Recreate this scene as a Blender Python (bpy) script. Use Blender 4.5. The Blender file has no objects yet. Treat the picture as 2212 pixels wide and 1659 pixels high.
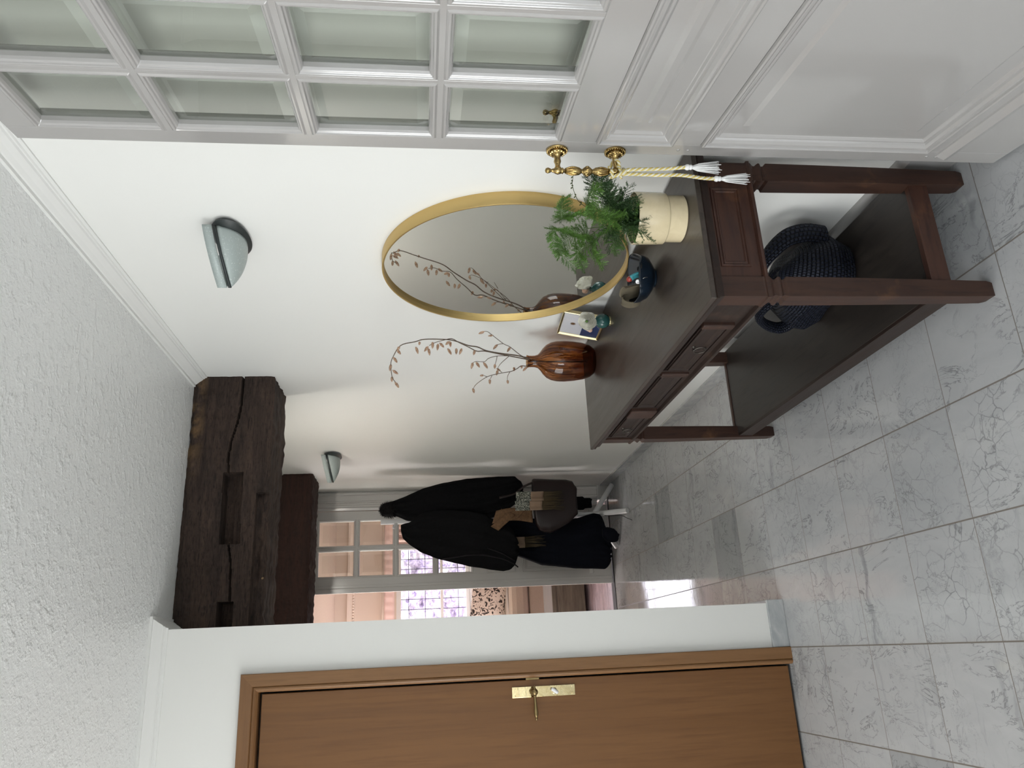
import bpy, bmesh, math, random
from mathutils import Vector, Matrix, noise
random.seed(7)
D = bpy.data
S = bpy.context.scene
C = S.collection
PI = math.pi

# ------------------------------------------------------------------ camera (phone held sideways: world up points to the left of the frame)
YAW, PITCH, ROLL = 0.338292282, 0.115853787, 0.00944262
cy, sy = math.cos(YAW), math.sin(YAW)
cp, sp = math.cos(PITCH), math.sin(PITCH)
fw = Vector((sy*cp, cy*cp, -sp)); rt = Vector((cy, -sy, 0)); dn = fw.cross(rt)
c_, s_ = math.cos(ROLL), math.sin(ROLL)
rt, dn = c_*rt + s_*dn, -s_*rt + c_*dn
cam_d = D.cameras.new('camera'); cam = D.objects.new('camera', cam_d); C.objects.link(cam)
cam_d.sensor_fit = 'HORIZONTAL'; cam_d.sensor_width = 36.0
cam_d.lens = 1657.265/2212*36.0
cam_d.clip_start = 0.02; cam_d.clip_end = 200
mw = Matrix.Identity(4)
for i in range(3):
    mw[i][0] = dn[i]; mw[i][1] = rt[i]; mw[i][2] = -fw[i]
mw[0][3], mw[1][3], mw[2][3] = 0, 0, 1.418
cam.matrix_world = mw
S.camera = cam

# ------------------------------------------------------------------ world, lights, exposure
S.view_settings.view_transform = 'Standard'
S.view_settings.look = 'None'
S.view_settings.gamma = 1.0
S.view_settings.use_curve_mapping = False
S.view_settings.exposure = -0.45
W = D.worlds.new('overcast_sky'); S.world = W; W.use_nodes = True
bg = W.node_tree.nodes['Background']
bg.inputs[0].default_value = (0.90, 0.88, 1.0, 1); bg.inputs[1].default_value = 14.0

def area(name, loc, direction, sx, sy_, power, col, spread=180):
    l = D.lights.new(name, 'AREA'); l.shape = 'RECTANGLE'; l.size = sx; l.size_y = sy_
    l.energy = power; l.color = col; l.spread = math.radians(spread)
    o = D.objects.new(name, l); C.objects.link(o); o.location = loc
    o.rotation_euler = Vector(direction).to_track_quat('-Z', 'Z').to_euler()
    return o
area('daylight_rear_window', (-0.55, -2.38, 1.35), (0, 1, 0), 1.5, 1.9, 7, (.92, .965, 1.0))
area('daylight_side_window', (-1.98, 2.05, 1.35), (1, 0, 0), 1.3, 1.6, 52, (0.985, 1.0, 0.99))
area('daylight_hall_window', (-1.98, -.90, 1.25), (1, 0, 0), 1.5, 1.7, 105, (.93, .97, 1.0))
def lamp(name, loc, r, power, col):
    l = D.lights.new(name, 'POINT'); l.shadow_soft_size = r; l.energy = power; l.color = col
    o = D.objects.new(name, l); C.objects.link(o); o.location = loc
area('fill_light_passage', (.42, 3.66, 2.385), (-.25, .55, -1), .45, .18, 20, (1.0, .95, .87))  # added fill light hidden behind the near beam, brightens the passage
for x in (-.42, -.25, -.08): lamp('ceiling_spot_hall', (x, .95, 2.30), .022, 1.2, (1.0, .96, .9))
pl = area('sky_portal_far_window', (0.555, 9.04, 1.318), (0, -1, 0), 1.31, .83, 10, (1, 1, 1))
pl.data.cycles.is_portal = True

# ------------------------------------------------------------------ materials
def nd(nt, t, ins=None, **kw):
    n = nt.nodes.new(t)
    for k, v in kw.items(): setattr(n, k, v)
    if ins:
        for k, v in ins.items():
            s = n.inputs[k]
            if isinstance(v, bpy.types.NodeSocket): nt.links.new(v, s)
            else: s.default_value = v
    return n
def mth(nt, op, a, b=0.0, c=0.0, clamp=False):
    n = nt.nodes.new('ShaderNodeMath'); n.operation = op; n.use_clamp = clamp
    for i, v in enumerate((a, b, c)):
        if isinstance(v, bpy.types.NodeSocket): nt.links.new(v, n.inputs[i])
        else: n.inputs[i].default_value = v
    return n.outputs[0]
def vmth(nt, op, a, b=(0, 0, 0)):
    n = nt.nodes.new('ShaderNodeVectorMath'); n.operation = op
    for i, v in enumerate((a, b)):
        if isinstance(v, bpy.types.NodeSocket): nt.links.new(v, n.inputs[i])
        else: n.inputs[i].default_value = v
    return n.outputs[0]
def mix(nt, f, a, b):
    n = nt.nodes.new('ShaderNodeMix'); n.data_type = 'RGBA'
    for i, v in ((0, f), (6, a), (7, b)):
        if isinstance(v, bpy.types.NodeSocket): nt.links.new(v, n.inputs[i])
        elif i: n.inputs[i].default_value = (*v, 1)
        else: n.inputs[i].default_value = v
    return n.outputs[2]
def ramp(nt, f, a, b, c=0.0, d=1.0):
    return nd(nt, 'ShaderNodeMapRange', {0: f, 1: a, 2: b, 3: c, 4: d}).outputs[0]
def pos(nt, scale=(1, 1, 1), obj=False):
    if obj: o = nt.nodes.new('ShaderNodeTexCoord').outputs['Object']
    else: o = nt.nodes.new('ShaderNodeNewGeometry').outputs['Position']
    return vmth(nt, 'MULTIPLY', o, scale)
def nz(nt, v, scale, detail=4, rough=.5, dist=0):
    return nd(nt, 'ShaderNodeTexNoise', {'Vector': v, 'Scale': scale, 'Detail': detail, 'Roughness': rough, 'Distortion': dist}).outputs[0]
MATS = {}
def base(name, col=(.8, .8, .8), rough=.5, metal=0, spec=.5, **ex):
    m = D.materials.new(name); m.use_nodes = True; nt = m.node_tree
    b = nt.nodes['Principled BSDF']
    b.inputs['Base Color'].default_value = (*col, 1); b.inputs['Roughness'].default_value = rough
    b.inputs['Metallic'].default_value = metal; b.inputs['Specular IOR Level'].default_value = spec
    for k, v in ex.items(): b.inputs[k.replace('_', ' ')].default_value = v
    MATS[name] = m
    return m, nt, b
def bump(nt, b, h, strength=.3, dist=.01):
    n = nd(nt, 'ShaderNodeBump', {'Height': h, 'Strength': strength, 'Distance': dist})
    nt.links.new(n.outputs[0], b.inputs['Normal'])
def noisy(name, c1, c2, scale=8, stretch=(1, 1, 1), rough=.5, bmp=.1, detail=5, dist=.6, metal=0, spec=.5, lo=.35, hi=.65, bd=.004, **ex):
    m, nt, b = base(name, c1, rough, metal, spec, **ex)
    v = pos(nt, stretch); f = nz(nt, v, scale, detail, .6, dist)
    nt.links.new(mix(nt, ramp(nt, f, lo, hi), c1, c2), b.inputs['Base Color'])
    if bmp: bump(nt, b, f, bmp, bd)
    return m
# floor
m, nt, b = base('marble_tiles', rough=.2)
p = vmth(nt, 'SUBTRACT', pos(nt), (.8822, 2.4686, 0)); q = vmth(nt, 'DIVIDE', p, (.305, .305, 1))
cell = vmth(nt, 'FLOOR', q); fr = vmth(nt, 'FRACTION', q)
sx = nd(nt, 'ShaderNodeSeparateXYZ', {0: fr})
ex = mth(nt, 'MINIMUM', sx.outputs[0], mth(nt, 'SUBTRACT', 1, sx.outputs[0]))
ey = mth(nt, 'MINIMUM', sx.outputs[1], mth(nt, 'SUBTRACT', 1, sx.outputs[1]))
edge = mth(nt, 'MINIMUM', mth(nt, 'MULTIPLY', ex, 1.0), mth(nt, 'MULTIPLY', ey, 1.6))
grout = ramp(nt, edge, .0045, .009, 1, 0)
wn = nd(nt, 'ShaderNodeTexWhiteNoise', {'Vector': cell}, noise_dimensions='3D')
sc_ = nd(nt, 'ShaderNodeSeparateColor', {0: wn.outputs[1]})
off = vmth(nt, 'ADD', pos(nt), vmth(nt, 'SCALE', wn.outputs[1]) if 0 else vmth(nt, 'MULTIPLY', wn.outputs[1], (17, 23, 9)))
warp = nd(nt, 'ShaderNodeTexNoise', {'Vector': off, 'Scale': 9.0, 'Detail': 4.0}).outputs[1]
off2 = vmth(nt, 'ADD', off, vmth(nt, 'MULTIPLY', vmth(nt, 'SUBTRACT', warp, (.5, .5, .5)), (.10, .10, .1)))
n1 = nz(nt, vmth(nt, 'MULTIPLY', off, (2.2, 1, 1)), 4.5, 7, .62, 1.0)
v1 = ramp(nt, mth(nt, 'ABSOLUTE', mth(nt, 'SUBTRACT', n1, .5)), 0, .013, 1, 0)
msk = ramp(nt, nz(nt, off, 6, 3), .40, .58)
vor = nd(nt, 'ShaderNodeTexVoronoi', {'Vector': off2, 'Scale': 17.0}, feature='DISTANCE_TO_EDGE').outputs[0]
v2 = mth(nt, 'MULTIPLY', ramp(nt, vor, 0, .035, 1, 0), mth(nt, 'MULTIPLY', ramp(nt, nz(nt, off, 7, 4), .40, .62), ramp(nt, sc_.outputs[0], .15, .8)))
v2b = mth(nt, 'MULTIPLY', v1, msk)
vein = mth(nt, 'MAXIMUM', mth(nt, 'MULTIPLY', v2, .75), mth(nt, 'MULTIPLY', v2b, .8))
cloud = ramp(nt, nz(nt, vmth(nt, 'MULTIPLY', off, (2.5, 1, 1)), 5, 5, .6, .8), .35, .75)
tone = ramp(nt, sc_.outputs[1], 0, 1, .0, .35)
dark = ramp(nt, sc_.outputs[2], .86, .93)
cl = mix(nt, mth(nt, 'MULTIPLY', cloud, .35), (.46, .465, .47), (.29, .30, .31))
cl = mix(nt, tone, cl, (.40, .405, .41)); cl = mix(nt, mth(nt, 'MULTIPLY', dark, .55), cl, (.26, .27, .28))
v3n = nz(nt, vmth(nt, 'MULTIPLY', off, (1, 1.7, 1)), 11, 6, .6, 1.6)
v3 = mth(nt, 'MULTIPLY', ramp(nt, mth(nt, 'ABSOLUTE', mth(nt, 'SUBTRACT', v3n, .47)), 0, .012, 1, 0), ramp(nt, nz(nt, off, 5, 3), .46, .60, 0, .5))
vein = mth(nt, 'MAXIMUM', vein, v3)
mp = nd(nt, 'ShaderNodeMapping', {0: off2}); mp.inputs['Rotation'].default_value = (0, 0, .75); mp.inputs['Scale'].default_value = (1.0, 7.0, 1)
band = mth(nt, 'MULTIPLY', ramp(nt, nz(nt, mp.outputs[0], 2.6, 5, .55, .6), .56, .70), ramp(nt, sc_.outputs[2], .35, .75, 0, .62))
cl = mix(nt, band, cl, (.20, .21, .22))
cl = mix(nt, vein, cl, (.15, .155, .16)); cl = mix(nt, grout, cl, (.17, .15, .13))
nt.links.new(cl, b.inputs['Base Color'])
nt.links.new(mth(nt, 'ADD', mth(nt, 'MULTIPLY', grout, .5), mth(nt, 'MULTIPLY', nz(nt, pos(nt), 5, 4), .13)), b.inputs['Roughness'])
bump(nt, b, mth(nt, 'SUBTRACT', nz(nt, pos(nt), 14, 2), mth(nt, 'MULTIPLY', grout, 2)), .05, .004)
b.inputs['Specular IOR Level'].default_value = .5
noisy('marble_plinth', (.36, .38, .39), (.50, .51, .51), 9, (1, 1, 2), .25, 0, dist=1.2)
# walls and ceiling
m, nt, b = base('wall_paint', (.79, .79, .765), .45, spec=.35)
bump(nt, b, nz(nt, pos(nt), 11, 6, .6), .12, .006)
m, nt, b = base('ceiling_stucco', (.78, .785, .775), .3, spec=.5)
h = mth(nt, 'ADD', nz(nt, pos(nt), 75, 3, .6, .6), mth(nt, 'MULTIPLY', ramp(nt, nz(nt, pos(nt), 32, 3, .6), .5, .7), .9))
bump(nt, b, h, .40, .006)
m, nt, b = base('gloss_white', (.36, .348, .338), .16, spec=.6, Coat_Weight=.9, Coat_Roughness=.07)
bump(nt, b, nz(nt, pos(nt, (1, 1, .25)), 30, 4, .6), .06, .003)
m, nt, b = base('gloss_grey_white', (.60, .585, .56), .2, spec=.6)
bump(nt, b, nz(nt, pos(nt, (1, 1, .2)), 30, 4, .6), .10, .003)
base('opaque_pane', (.8, .8, .8), .3)  # opaque filling of the unseen windows, added to keep sky light out
base('crown_paint', (.74, .74, .72), .4)
noisy('peach_stucco', (.72, .60, .53), (.66, .54, .47), 60, rough=.8, bmp=.4)
base('peach_paint', (.74, .635, .555), .6)
base('pink_curtain', (.90, .68, .64), .8)
# woods
def wood(name, c1, c2, c3, stretch, scale=4, rough=.35, spec=.5, bmp=.08, worn=None):
    m, nt, b = base(name, c1, rough, 0, spec)
    v = pos(nt, stretch)
    f = nz(nt, v, scale, 8, .65, .9); g = nz(nt, v, scale*5, 4, .6)
    c = mix(nt, ramp(nt, f, .35, .68), c1, c2); c = mix(nt, ramp(nt, g, .5, .75, 0, .7), c, c3)
    if worn:
        c = mix(nt, ramp(nt, nz(nt, pos(nt), 9, 5, .6), .60, .74, 0, .75), c, worn)
    nt.links.new(c, b.inputs['Base Color']); bump(nt, b, g, bmp, .002)
    nt.links.new(ramp(nt, f, .3, .7, rough, rough+.15), b.inputs['Roughness'])
    return m
wood('table_wood_upright', (.032, .016, .012), (.056, .027, .018), (.014, .008, .007), (3, 3, .35), 6, .36, .35, worn=(.13, .062, .030))
wood('table_wood_cross', (.043, .020, .015), (.072, .032, .021), (.020, .010, .009), (.4, 3, 3), 6, .36, .35, worn=(.115, .05, .026))
wood('table_wood_long', (.018, .011, .009), (.030, .018, .014), (.010, .007, .006), (3, .3, 3), 6, .38, .3, worn=(.065, .036, .025))
wood('table_top_wood', (.033, .025, .020), (.060, .046, .037), (.016, .012, .010), (3.2, .35, 3), 5, .30, .5, .12)
wood('shelf_wood', (.020, .016, .014), (.040, .033, .028), (.011, .009, .009), (3.2, .35, 3), 5, .36, .4)
wood('alder_door', (.150, .066, .020), (.19, .088, .030), (.12, .050, .015), (4, 4, .22), 3.2, .38, .4, .03)
wood('alder_casing', (.20, .100, .040), (.235, .122, .052), (.165, .080, .030), (5, 5, .4), 4, .36, .4, .03)
wood('alder_casing_cross', (.18, .087, .034), (.215, .108, .045), (.15, .070, .026), (.4, 5, 5), 4, .36, .4, .03)
m, nt, b = base('old_oak', (.03, .02, .015), .75, spec=.25)
v = pos(nt, (.35, 3, 3)); f = nz(nt, v, 9, 9, .7, .8); g = nz(nt, v, 60, 4, .6)
c = mix(nt, ramp(nt, f, .35, .7), (.026, .018, .015), (.075, .048, .036)); c = mix(nt, ramp(nt, g, .5, .7), c, (.014, .010, .009))
px = nd(nt, 'ShaderNodeSeparateXYZ', {0: pos(nt)})
tan = mth(nt, 'MULTIPLY', mth(nt, 'MULTIPLY', ramp(nt, px.outputs[2], 2.335, 2.385), ramp(nt, px.outputs[0], .72, .95)), ramp(nt, nz(nt, pos(nt), 14, 5, .6), .42, .62))
c = mix(nt, tan, c, (.20, .12, .055)); 
chip = ramp(nt, nz(nt, pos(nt), 26, 2, .5), .78, .80); c = mix(nt, chip, c, (.30, .20, .11))
nt.links.new(c, b.inputs['Base Color']); bump(nt, b, mth(nt, 'ADD', f, g), .7, .006)
wood('old_oak_red', (.020, .009, .0065), (.036, .017, .012), (.009, .005, .0045), (.3, 4, 4), 7, .7, .25, .6)
wood('rustic_wood', (.10, .085, .065), (.17, .145, .11), (.05, .042, .034), (.25, 3, 3), 7, .6, .4, .4)
wood('plank_floor', (.40, .33, .37), (.52, .44, .49), (.26, .21, .25), (.4, 4, 1), 5, .2, .5, .1)
# metals, glass
m = noisy('antique_brass', (.50, .36, .15), (.24, .16, .06), 60, rough=.22, bmp=.15, metal=1)
m = noisy('polished_brass', (.78, .66, .40), (.60, .48, .25), 30, rough=.07, bmp=.08, metal=1)
base('dark_brass', (.26, .19, .09), .28, 1)
base('brushed_gold', (.62, .45, .19), .42, 1)
base('pale_gold', (.80, .70, .42), .3, 1)
base('mirror_silver', (.91, .92, .89), .012, 1)
base('dark_iron', (.10, .09, .08), .35, 1)
base('chrome', (.7, .68, .62), .15, 1)
base('black_metal', (.020, .026, .026), .4)
base('white_plastic', (.78, .78, .80), .3)
base('white_lacquer', (.72, .72, .72), .3)
base('rubber_black', (.012, .012, .012), .6)
def thin_glass(name, tint, refl=(1, 1, 1), rough=.0, ior=1.5, bmp=0):
    m = D.materials.new(name); m.use_nodes = True; nt = m.node_tree; nt.nodes.clear()
    o = nd(nt, 'ShaderNodeOutputMaterial'); t = nd(nt, 'ShaderNodeBsdfTransparent', {0: (*tint, 1)})
    g = nd(nt, 'ShaderNodeBsdfGlossy', {'Color': (*refl, 1), 'Roughness': rough})
    lw = nd(nt, 'ShaderNodeLayerWeight', {'Blend': .5})
    f0 = ((ior-1)/(ior+1))**2
    fz = mth(nt, 'ADD', mth(nt, 'MULTIPLY', mth(nt, 'POWER', lw.outputs['Facing'], 5.0), 1-f0), f0)
    if bmp:
        bn = nd(nt, 'ShaderNodeBump', {'Height': nz(nt, pos(nt), 16, 2), 'Strength': bmp, 'Distance': .01})
        nt.links.new(bn.outputs[0], g.inputs['Normal'])
    x = nd(nt, 'ShaderNodeMixShader', {0: fz, 1: t.outputs[0], 2: g.outputs[0]})
    nt.links.new(x.outputs[0], o.inputs[0]); MATS[name] = m
    return m, nt, t
thin_glass('pane_glass', (.67, .69, .65))
thin_glass('bevel_glass', (.76, .79, .75), ior=1.75, rough=.03)  # tint lighter than the pane, puts bevel highlights into the colour
thin_glass('clear_glass', (.95, .95, .95))
m, nt, t = thin_glass('amber_glass', (.5, .2, .05), ior=1.45)
gp = nt.nodes.new('ShaderNodeTexCoord').outputs['Object']
so = nd(nt, 'ShaderNodeSeparateXYZ', {0: gp})
ang = mth(nt, 'ARCTAN2', so.outputs[1], so.outputs[0])
cv = nd(nt, 'ShaderNodeCombineXYZ', {0: mth(nt, 'MULTIPLY', mth(nt, 'COSINE', ang), 1.0), 1: mth(nt, 'SINE', ang), 2: mth(nt, 'MULTIPLY', so.outputs[2], 2.2)}).outputs[0]
st = nz(nt, cv, 5.5, 4, .55, .9)
cb_ = mix(nt, ramp(nt, st, .42, .6), (.64, .39, .19), (.20, .08, .03))
cb_ = mix(nt, ramp(nt, so.outputs[2], .01, .15, .92, 0), cb_, (.20, .065, .025))
nt.links.new(cb_, t.inputs[0])
m, nt, b = base('frosted_glass', (.42, .49, .46), .35, spec=.5)
f = ramp(nt, nz(nt, pos(nt), 260, 2), .62, .68); nt.links.new(mix(nt, f, (.44, .50, .485), (.64, .69, .67)), b.inputs['Base Color'])
b.inputs['Transmission Weight'].default_value = .15
# ceramics, fabrics, plants
noisy('cream_glaze', (.76, .65, .43), (.71, .60, .39), 40, rough=.25, bmp=0, Coat_Weight=1.0, Coat_Roughness=.03)
noisy('blue_glaze', (.002, .005, .010), (.006, .014, .026), 20, rough=.06, bmp=.02)
base('teal_glaze', (.020, .075, .070), .12)
base('soil', (.03, .02, .012), .9)
noisy('olive_suede', (.115, .095, .06), (.085, .07, .045), 30, rough=.85)
base('teal_enamel', (.05, .26, .30), .25)
base('red_enamel', (.28, .03, .02), .3)
noisy('fern_green', (.045, .115, .015), (.10, .21, .03), 18, rough=.55, bmp=0)
noisy('fern_dark', (.018, .055, .012), (.035, .085, .018), 18, rough=.6, bmp=0)
base('fern_stem', (.06, .075, .02), .6)
noisy('bark_brown', (.085, .055, .038), (.13, .10, .07), 80, rough=.7)
noisy('bud_copper', (.20, .095, .05), (.56, .38, .26), 150, (1, 1, .5), rough=.45, bmp=0)
base('petal_cream', (.97, .95, .84), .6, Subsurface_Weight=.7, Subsurface_Radius=(1, 1, .9), Subsurface_Scale=.012)
base('petal_pink', (.85, .55, .42), .6)
base('paper_white', (.72, .72, .76), .5); base('paper_navy', (.025, .045, .13), .5); base('print_brown', (.16, .07, .015), .5)
noisy('black_wool', (.0035, .0035, .004), (.006, .006, .0065), 60, rough=.95, spec=.1)
noisy('black_satin', (.006, .004, .006), (.012, .009, .011), 20, rough=.45, spec=.3)
noisy('navy_cloth', (.002, .0025, .0055), (.003, .004, .008), 50, rough=.9, spec=.15)
base('fur_black', (.004, .003, .003), .8, spec=.2)
noisy('brown_leather', (.012, .006, .0055), (.016, .008, .007), 200, rough=.36, bmp=.1, spec=.35)
noisy('tan_suede', (.09, .046, .02), (.15, .08, .036), 60, rough=.85)
base('scarf_beige', (.24, .165, .11), .8)
noisy('scarf_pattern', (.035, .045, .035), (.42, .42, .36), 160, rough=.8, lo=.5, hi=.56)
base('scarf_fringe', (.06, .042, .018), .9)
noisy('cushion_print', (.68, .60, .53), (.03, .022, .02), 22, (1, 1, 1), rough=.85, bmp=.05, lo=.53, hi=.55, dist=1.5, detail=2)
noisy('sofa_fabric', (.42, .355, .29), (.38, .32, .26), 120, rough=.9)
base('sofa_dark', (.10, .075, .06), .9)
noisy('rope_white', (.72, .70, .60), (.60, .57, .45), 90, rough=.6, bmp=0); noisy('rope_gold', (.62, .50, .15), (.50, .38, .10), 90, rough=.5, bmp=0)
base('tassel_white', (.75, .75, .74), .7)
m, nt, b = base('woven_leather', (.006, .008, .014), .5, spec=.2)
uv = nt.nodes.new('ShaderNodeUVMap').outputs[0]
su = nd(nt, 'ShaderNodeSeparateXYZ', {0: vmth(nt, 'MULTIPLY', uv, (22, 15, 1))})
row = mth(nt, 'FLOOR', su.outputs[1]); u_ = mth(nt, 'ADD', su.outputs[0], mth(nt, 'MULTIPLY', row, .5))
fu = mth(nt, 'ABSOLUTE', mth(nt, 'SUBTRACT', mth(nt, 'FRACT', u_), .5)); fv = mth(nt, 'ABSOLUTE', mth(nt, 'SUBTRACT', mth(nt, 'FRACT', su.outputs[1]), .5))
hgt = mth(nt, 'MULTIPLY', ramp(nt, fu, .5, .30), ramp(nt, fv, .5, .28))
bump(nt, b, hgt, 1.0, .006)
nt.links.new(mix(nt, ramp(nt, hgt, 0, .6), (.001, .001, .002), (.012, .015, .027)), b.inputs['Base Color'])
noisy('hedge_leaves', (.20, .16, .30), (.62, .54, .62), 12, (1, 1, 1), rough=.8, detail=6, dist=1.5)
base('fence_white', (.8, .8, .8), .6); base('grass', (.25, .28, .12), .9)

# ------------------------------------------------------------------ mesh helpers
ORG = {}
class MB:
    def __init__(s, M=None): s.v = []; s.f = []; s.uv = []; s.M = M; s.mi = []; s.cur = 0
    def P(s, p): p = Vector(p); return s.M @ p if s.M else p
    def add(s, vs, fs, mi=None):
        n = len(s.v); s.v += [s.P(p) for p in vs]; s.f += [tuple(n+i for i in f) for f in fs]
        s.mi += [s.cur if mi is None else mi]*len(fs); return n
    def box(s, x0, x1, y0, y1, z0, z1, mi=None):
        s.add([(x0,y0,z0),(x1,y0,z0),(x1,y1,z0),(x0,y1,z0),(x0,y0,z1),(x1,y0,z1),(x1,y1,z1),(x0,y1,z1)],
              [(0,3,2,1),(4,5,6,7),(0,1,5,4),(1,2,6,5),(2,3,7,6),(3,0,4,7)], mi); return s
    def taper(s, r0, r1, mi=None):   # two rects (x0,x1,y0,y1,z)
        a = [(r0[0],r0[2],r0[4]),(r0[1],r0[2],r0[4]),(r0[1],r0[3],r0[4]),(r0[0],r0[3],r0[4])]
        b = [(r1[0],r1[2],r1[4]),(r1[1],r1[2],r1[4]),(r1[1],r1[3],r1[4]),(r1[0],r1[3],r1[4])]
        s.add(a+b, [(0,3,2,1),(4,5,6,7),(0,1,5,4),(1,2,6,5),(2,3,7,6),(3,0,4,7)], mi); return s
    def loft(s, rings, closed=True, cap=True, mi=None):
        n = len(rings[0]); vs = [p for r in rings for p in r]; fs = []
        for i in range(len(rings)-1):
            for j in range(n if closed else n-1):
                k = (j+1) % n; fs.append((i*n+j, i*n+k, (i+1)*n+k, (i+1)*n+j))
        if cap and closed:
            fs.append(tuple(range(n-1, -1, -1))); fs.append(tuple(range((len(rings)-1)*n, len(rings)*n)))
        s.add(vs, fs, mi); return s
    def rects(s, lst, mi=None):      # stacked rects (x0,x1,y0,y1,z)
        s.loft([[(a,c,z),(b,c,z),(b,d,z),(a,d,z)] for a,b,c,d,z in lst], mi=mi); return s
    def lathe(s, prof, c=(0,0,0), ax=(0,0,1), seg=32, mi=None, cap=True):
        q = Vector(ax).normalized(); a = q.orthogonal().normalized(); b = q.cross(a); c = Vector(c)
        s.loft([[c + q*h + (a*math.cos(2*PI*i/seg)+b*math.sin(2*PI*i/seg))*max(r, 1e-5) for i in range(seg)] for r, h in prof], cap=cap, mi=mi); return s
    def tube(s, pts, r, seg=8, mi=None, cap=True, flat=1.0, up=None):
        pts = [Vector(p) for p in pts]; n = len(pts)
        rr = r if isinstance(r, (list, tuple)) else [r]*n
        t = [(pts[min(i+1,n-1)]-pts[max(i-1,0)]).normalized() for i in range(n)]
        a = Vector(up) if up else t[0].orthogonal(); rings = []
        for i in range(n):
            a = (a - t[i]*a.dot(t[i]));
            if a.length < 1e-6: a = t[i].orthogonal()
            a.normalize(); b = t[i].cross(a)
            rings.append([pts[i] + (a*math.cos(2*PI*j/seg) + b*flat*math.sin(2*PI*j/seg))*rr[i] for j in range(seg)])
        s.loft(rings, cap=cap, mi=mi); return s
    def ball(s, c, r, seg=16, mi=None, sc=(1,1,1)):
        c = Vector(c); rings = []
        for i in range(seg//2+1):
            th = PI*i/(seg//2); q = max(math.sin(th), 1e-4)
            rings.append([c+Vector((r*sc[0]*q*math.cos(2*PI*j/seg), r*sc[1]*q*math.sin(2*PI*j/seg), -r*sc[2]*math.cos(th))) for j in range(seg)])
        s.loft(rings, mi=mi); return s
    def grid(s, fn, nu, nv, mi=None):
        vs = [fn(i/nu, j/nv) for i in range(nu+1) for j in range(nv+1)]
        s.add(vs, [(i*(nv+1)+j, (i+1)*(nv+1)+j, (i+1)*(nv+1)+j+1, i*(nv+1)+j+1) for i in range(nu) for j in range(nv)], mi); return s
    def build(s, name, mats, parent=None, smooth=False, bev=0, org=None, sub=0, solid=0, autos=None, uvfn=None):
        me = D.meshes.new(name)
        if parent is not None: o3 = ORG[parent.name]
        else: o3 = Vector(org) if org is not None else Vector((0,0,0))
        me.from_pydata([tuple(v-o3) for v in s.v], [], s.f)
        for mm in (mats if isinstance(mats, (list, tuple)) else [mats]): me.materials.append(MATS[mm])
        for p_, i_ in zip(me.polygons, s.mi): p_.material_index = i_
        bm = bmesh.new(); bm.from_mesh(me); bmesh.ops.recalc_face_normals(bm, faces=bm.faces); bm.to_mesh(me); bm.free()
        if uvfn:
            ul = me.uv_layers.new(name='UVMap')
            for l in me.loops: ul.data[l.index].uv = uvfn(l.vertex_index)
        if smooth:
            me.shade_smooth()
        o = D.objects.new(name, me); C.objects.link(o)
        if parent is not None: o.parent = parent; o.location = (0,0,0)
        else: o.location = o3
        ORG[o.name] = o3
        if bev:
            b_ = o.modifiers.new('bevel', 'BEVEL'); b_.width = bev; b_.segments = 2; b_.limit_method = 'ANGLE'; b_.angle_limit = math.radians(40)
        if solid:
            b_ = o.modifiers.new('solid', 'SOLIDIFY'); b_.thickness = solid; b_.offset = 0
        if sub:
            b_ = o.modifiers.new('sub', 'SUBSURF'); b_.levels = sub; b_.render_levels = sub
        if autos is not None and smooth:
            me.set_sharp_from_angle(angle=math.radians(autos))
        return o
def tag(o, label, cat, group=None, kind=None):
    o['label'] = label; o['category'] = cat
    if group: o['group'] = group
    if kind: o['kind'] = kind
    return o
def struct(o, label=None, cat=None):
    o['kind'] = 'structure'
    if label: o['label'] = label; o['category'] = cat
    return o
def empty(name, loc, label, cat, group=None, kind=None):
    o = D.objects.new(name, None); C.objects.link(o); o.location = loc; o.empty_display_size = .05; ORG[o.name] = Vector(loc)
    return tag(o, label, cat, group, kind)
def smooth_path(pts, n=6):
    pts = [Vector(p) for p in pts]; out = []
    for i in range(len(pts)-1):
        p0 = pts[max(i-1,0)]; p1 = pts[i]; p2 = pts[i+1]; p3 = pts[min(i+2,len(pts)-1)]
        for k in range(n):
            t = k/n
            out.append(.5*((2*p1)+(p2-p0)*t+(2*p0-5*p1+4*p2-p3)*t*t+(3*p1-p0-3*p2+p3)*t**3))
    out.append(pts[-1]); return out
def lerp(tab, z):                     # piecewise-linear table [(z, a, b)...]
    tab = sorted(tab)
    if z <= tab[0][0]: return tab[0][1:]
    for i in range(len(tab)-1):
        if z <= tab[i+1][0]:
            t = (z-tab[i][0])/(tab[i+1][0]-tab[i][0]); return tuple(a+(b-a)*t for a, b in zip(tab[i][1:], tab[i+1][1:]))
    return tab[-1][1:]

# ------------------------------------------------------------------ the shell
CZ = 2.40
XR = 1.19
f = MB().box(-2.2, 1.5, -2.6, 5.80, -.1, 0).build('floor', 'marble_tiles'); struct(f, 'grey veined marble tiles laid in a square grid', 'floor')
f = MB().box(-2.5, 3.4, 5.90, 9.05, -.1, -.001).build('floor_far_room', 'plank_floor'); struct(f, 'pinkish plank floor of the room beyond the far doorway', 'floor')
f = MB().box(-.2, 1.3, 5.80, 5.90, -.1, .004).build('trim_1', 'rubber_black'); struct(f, 'dark threshold strip across the far doorway', 'threshold')
f = MB().box(-2.2, 1.5, -2.6, 5.93, CZ, CZ+.1).build('ceiling', 'ceiling_stucco'); struct(f, 'white stippled stucco ceiling of the hallway', 'ceiling')
f = MB().box(-2.5, 3.4, 5.90, 9.05, CZ, CZ+.1).build('ceiling_far_room', 'peach_stucco'); struct(f, 'peach stippled ceiling of the room beyond the doorway', 'ceiling')
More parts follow.
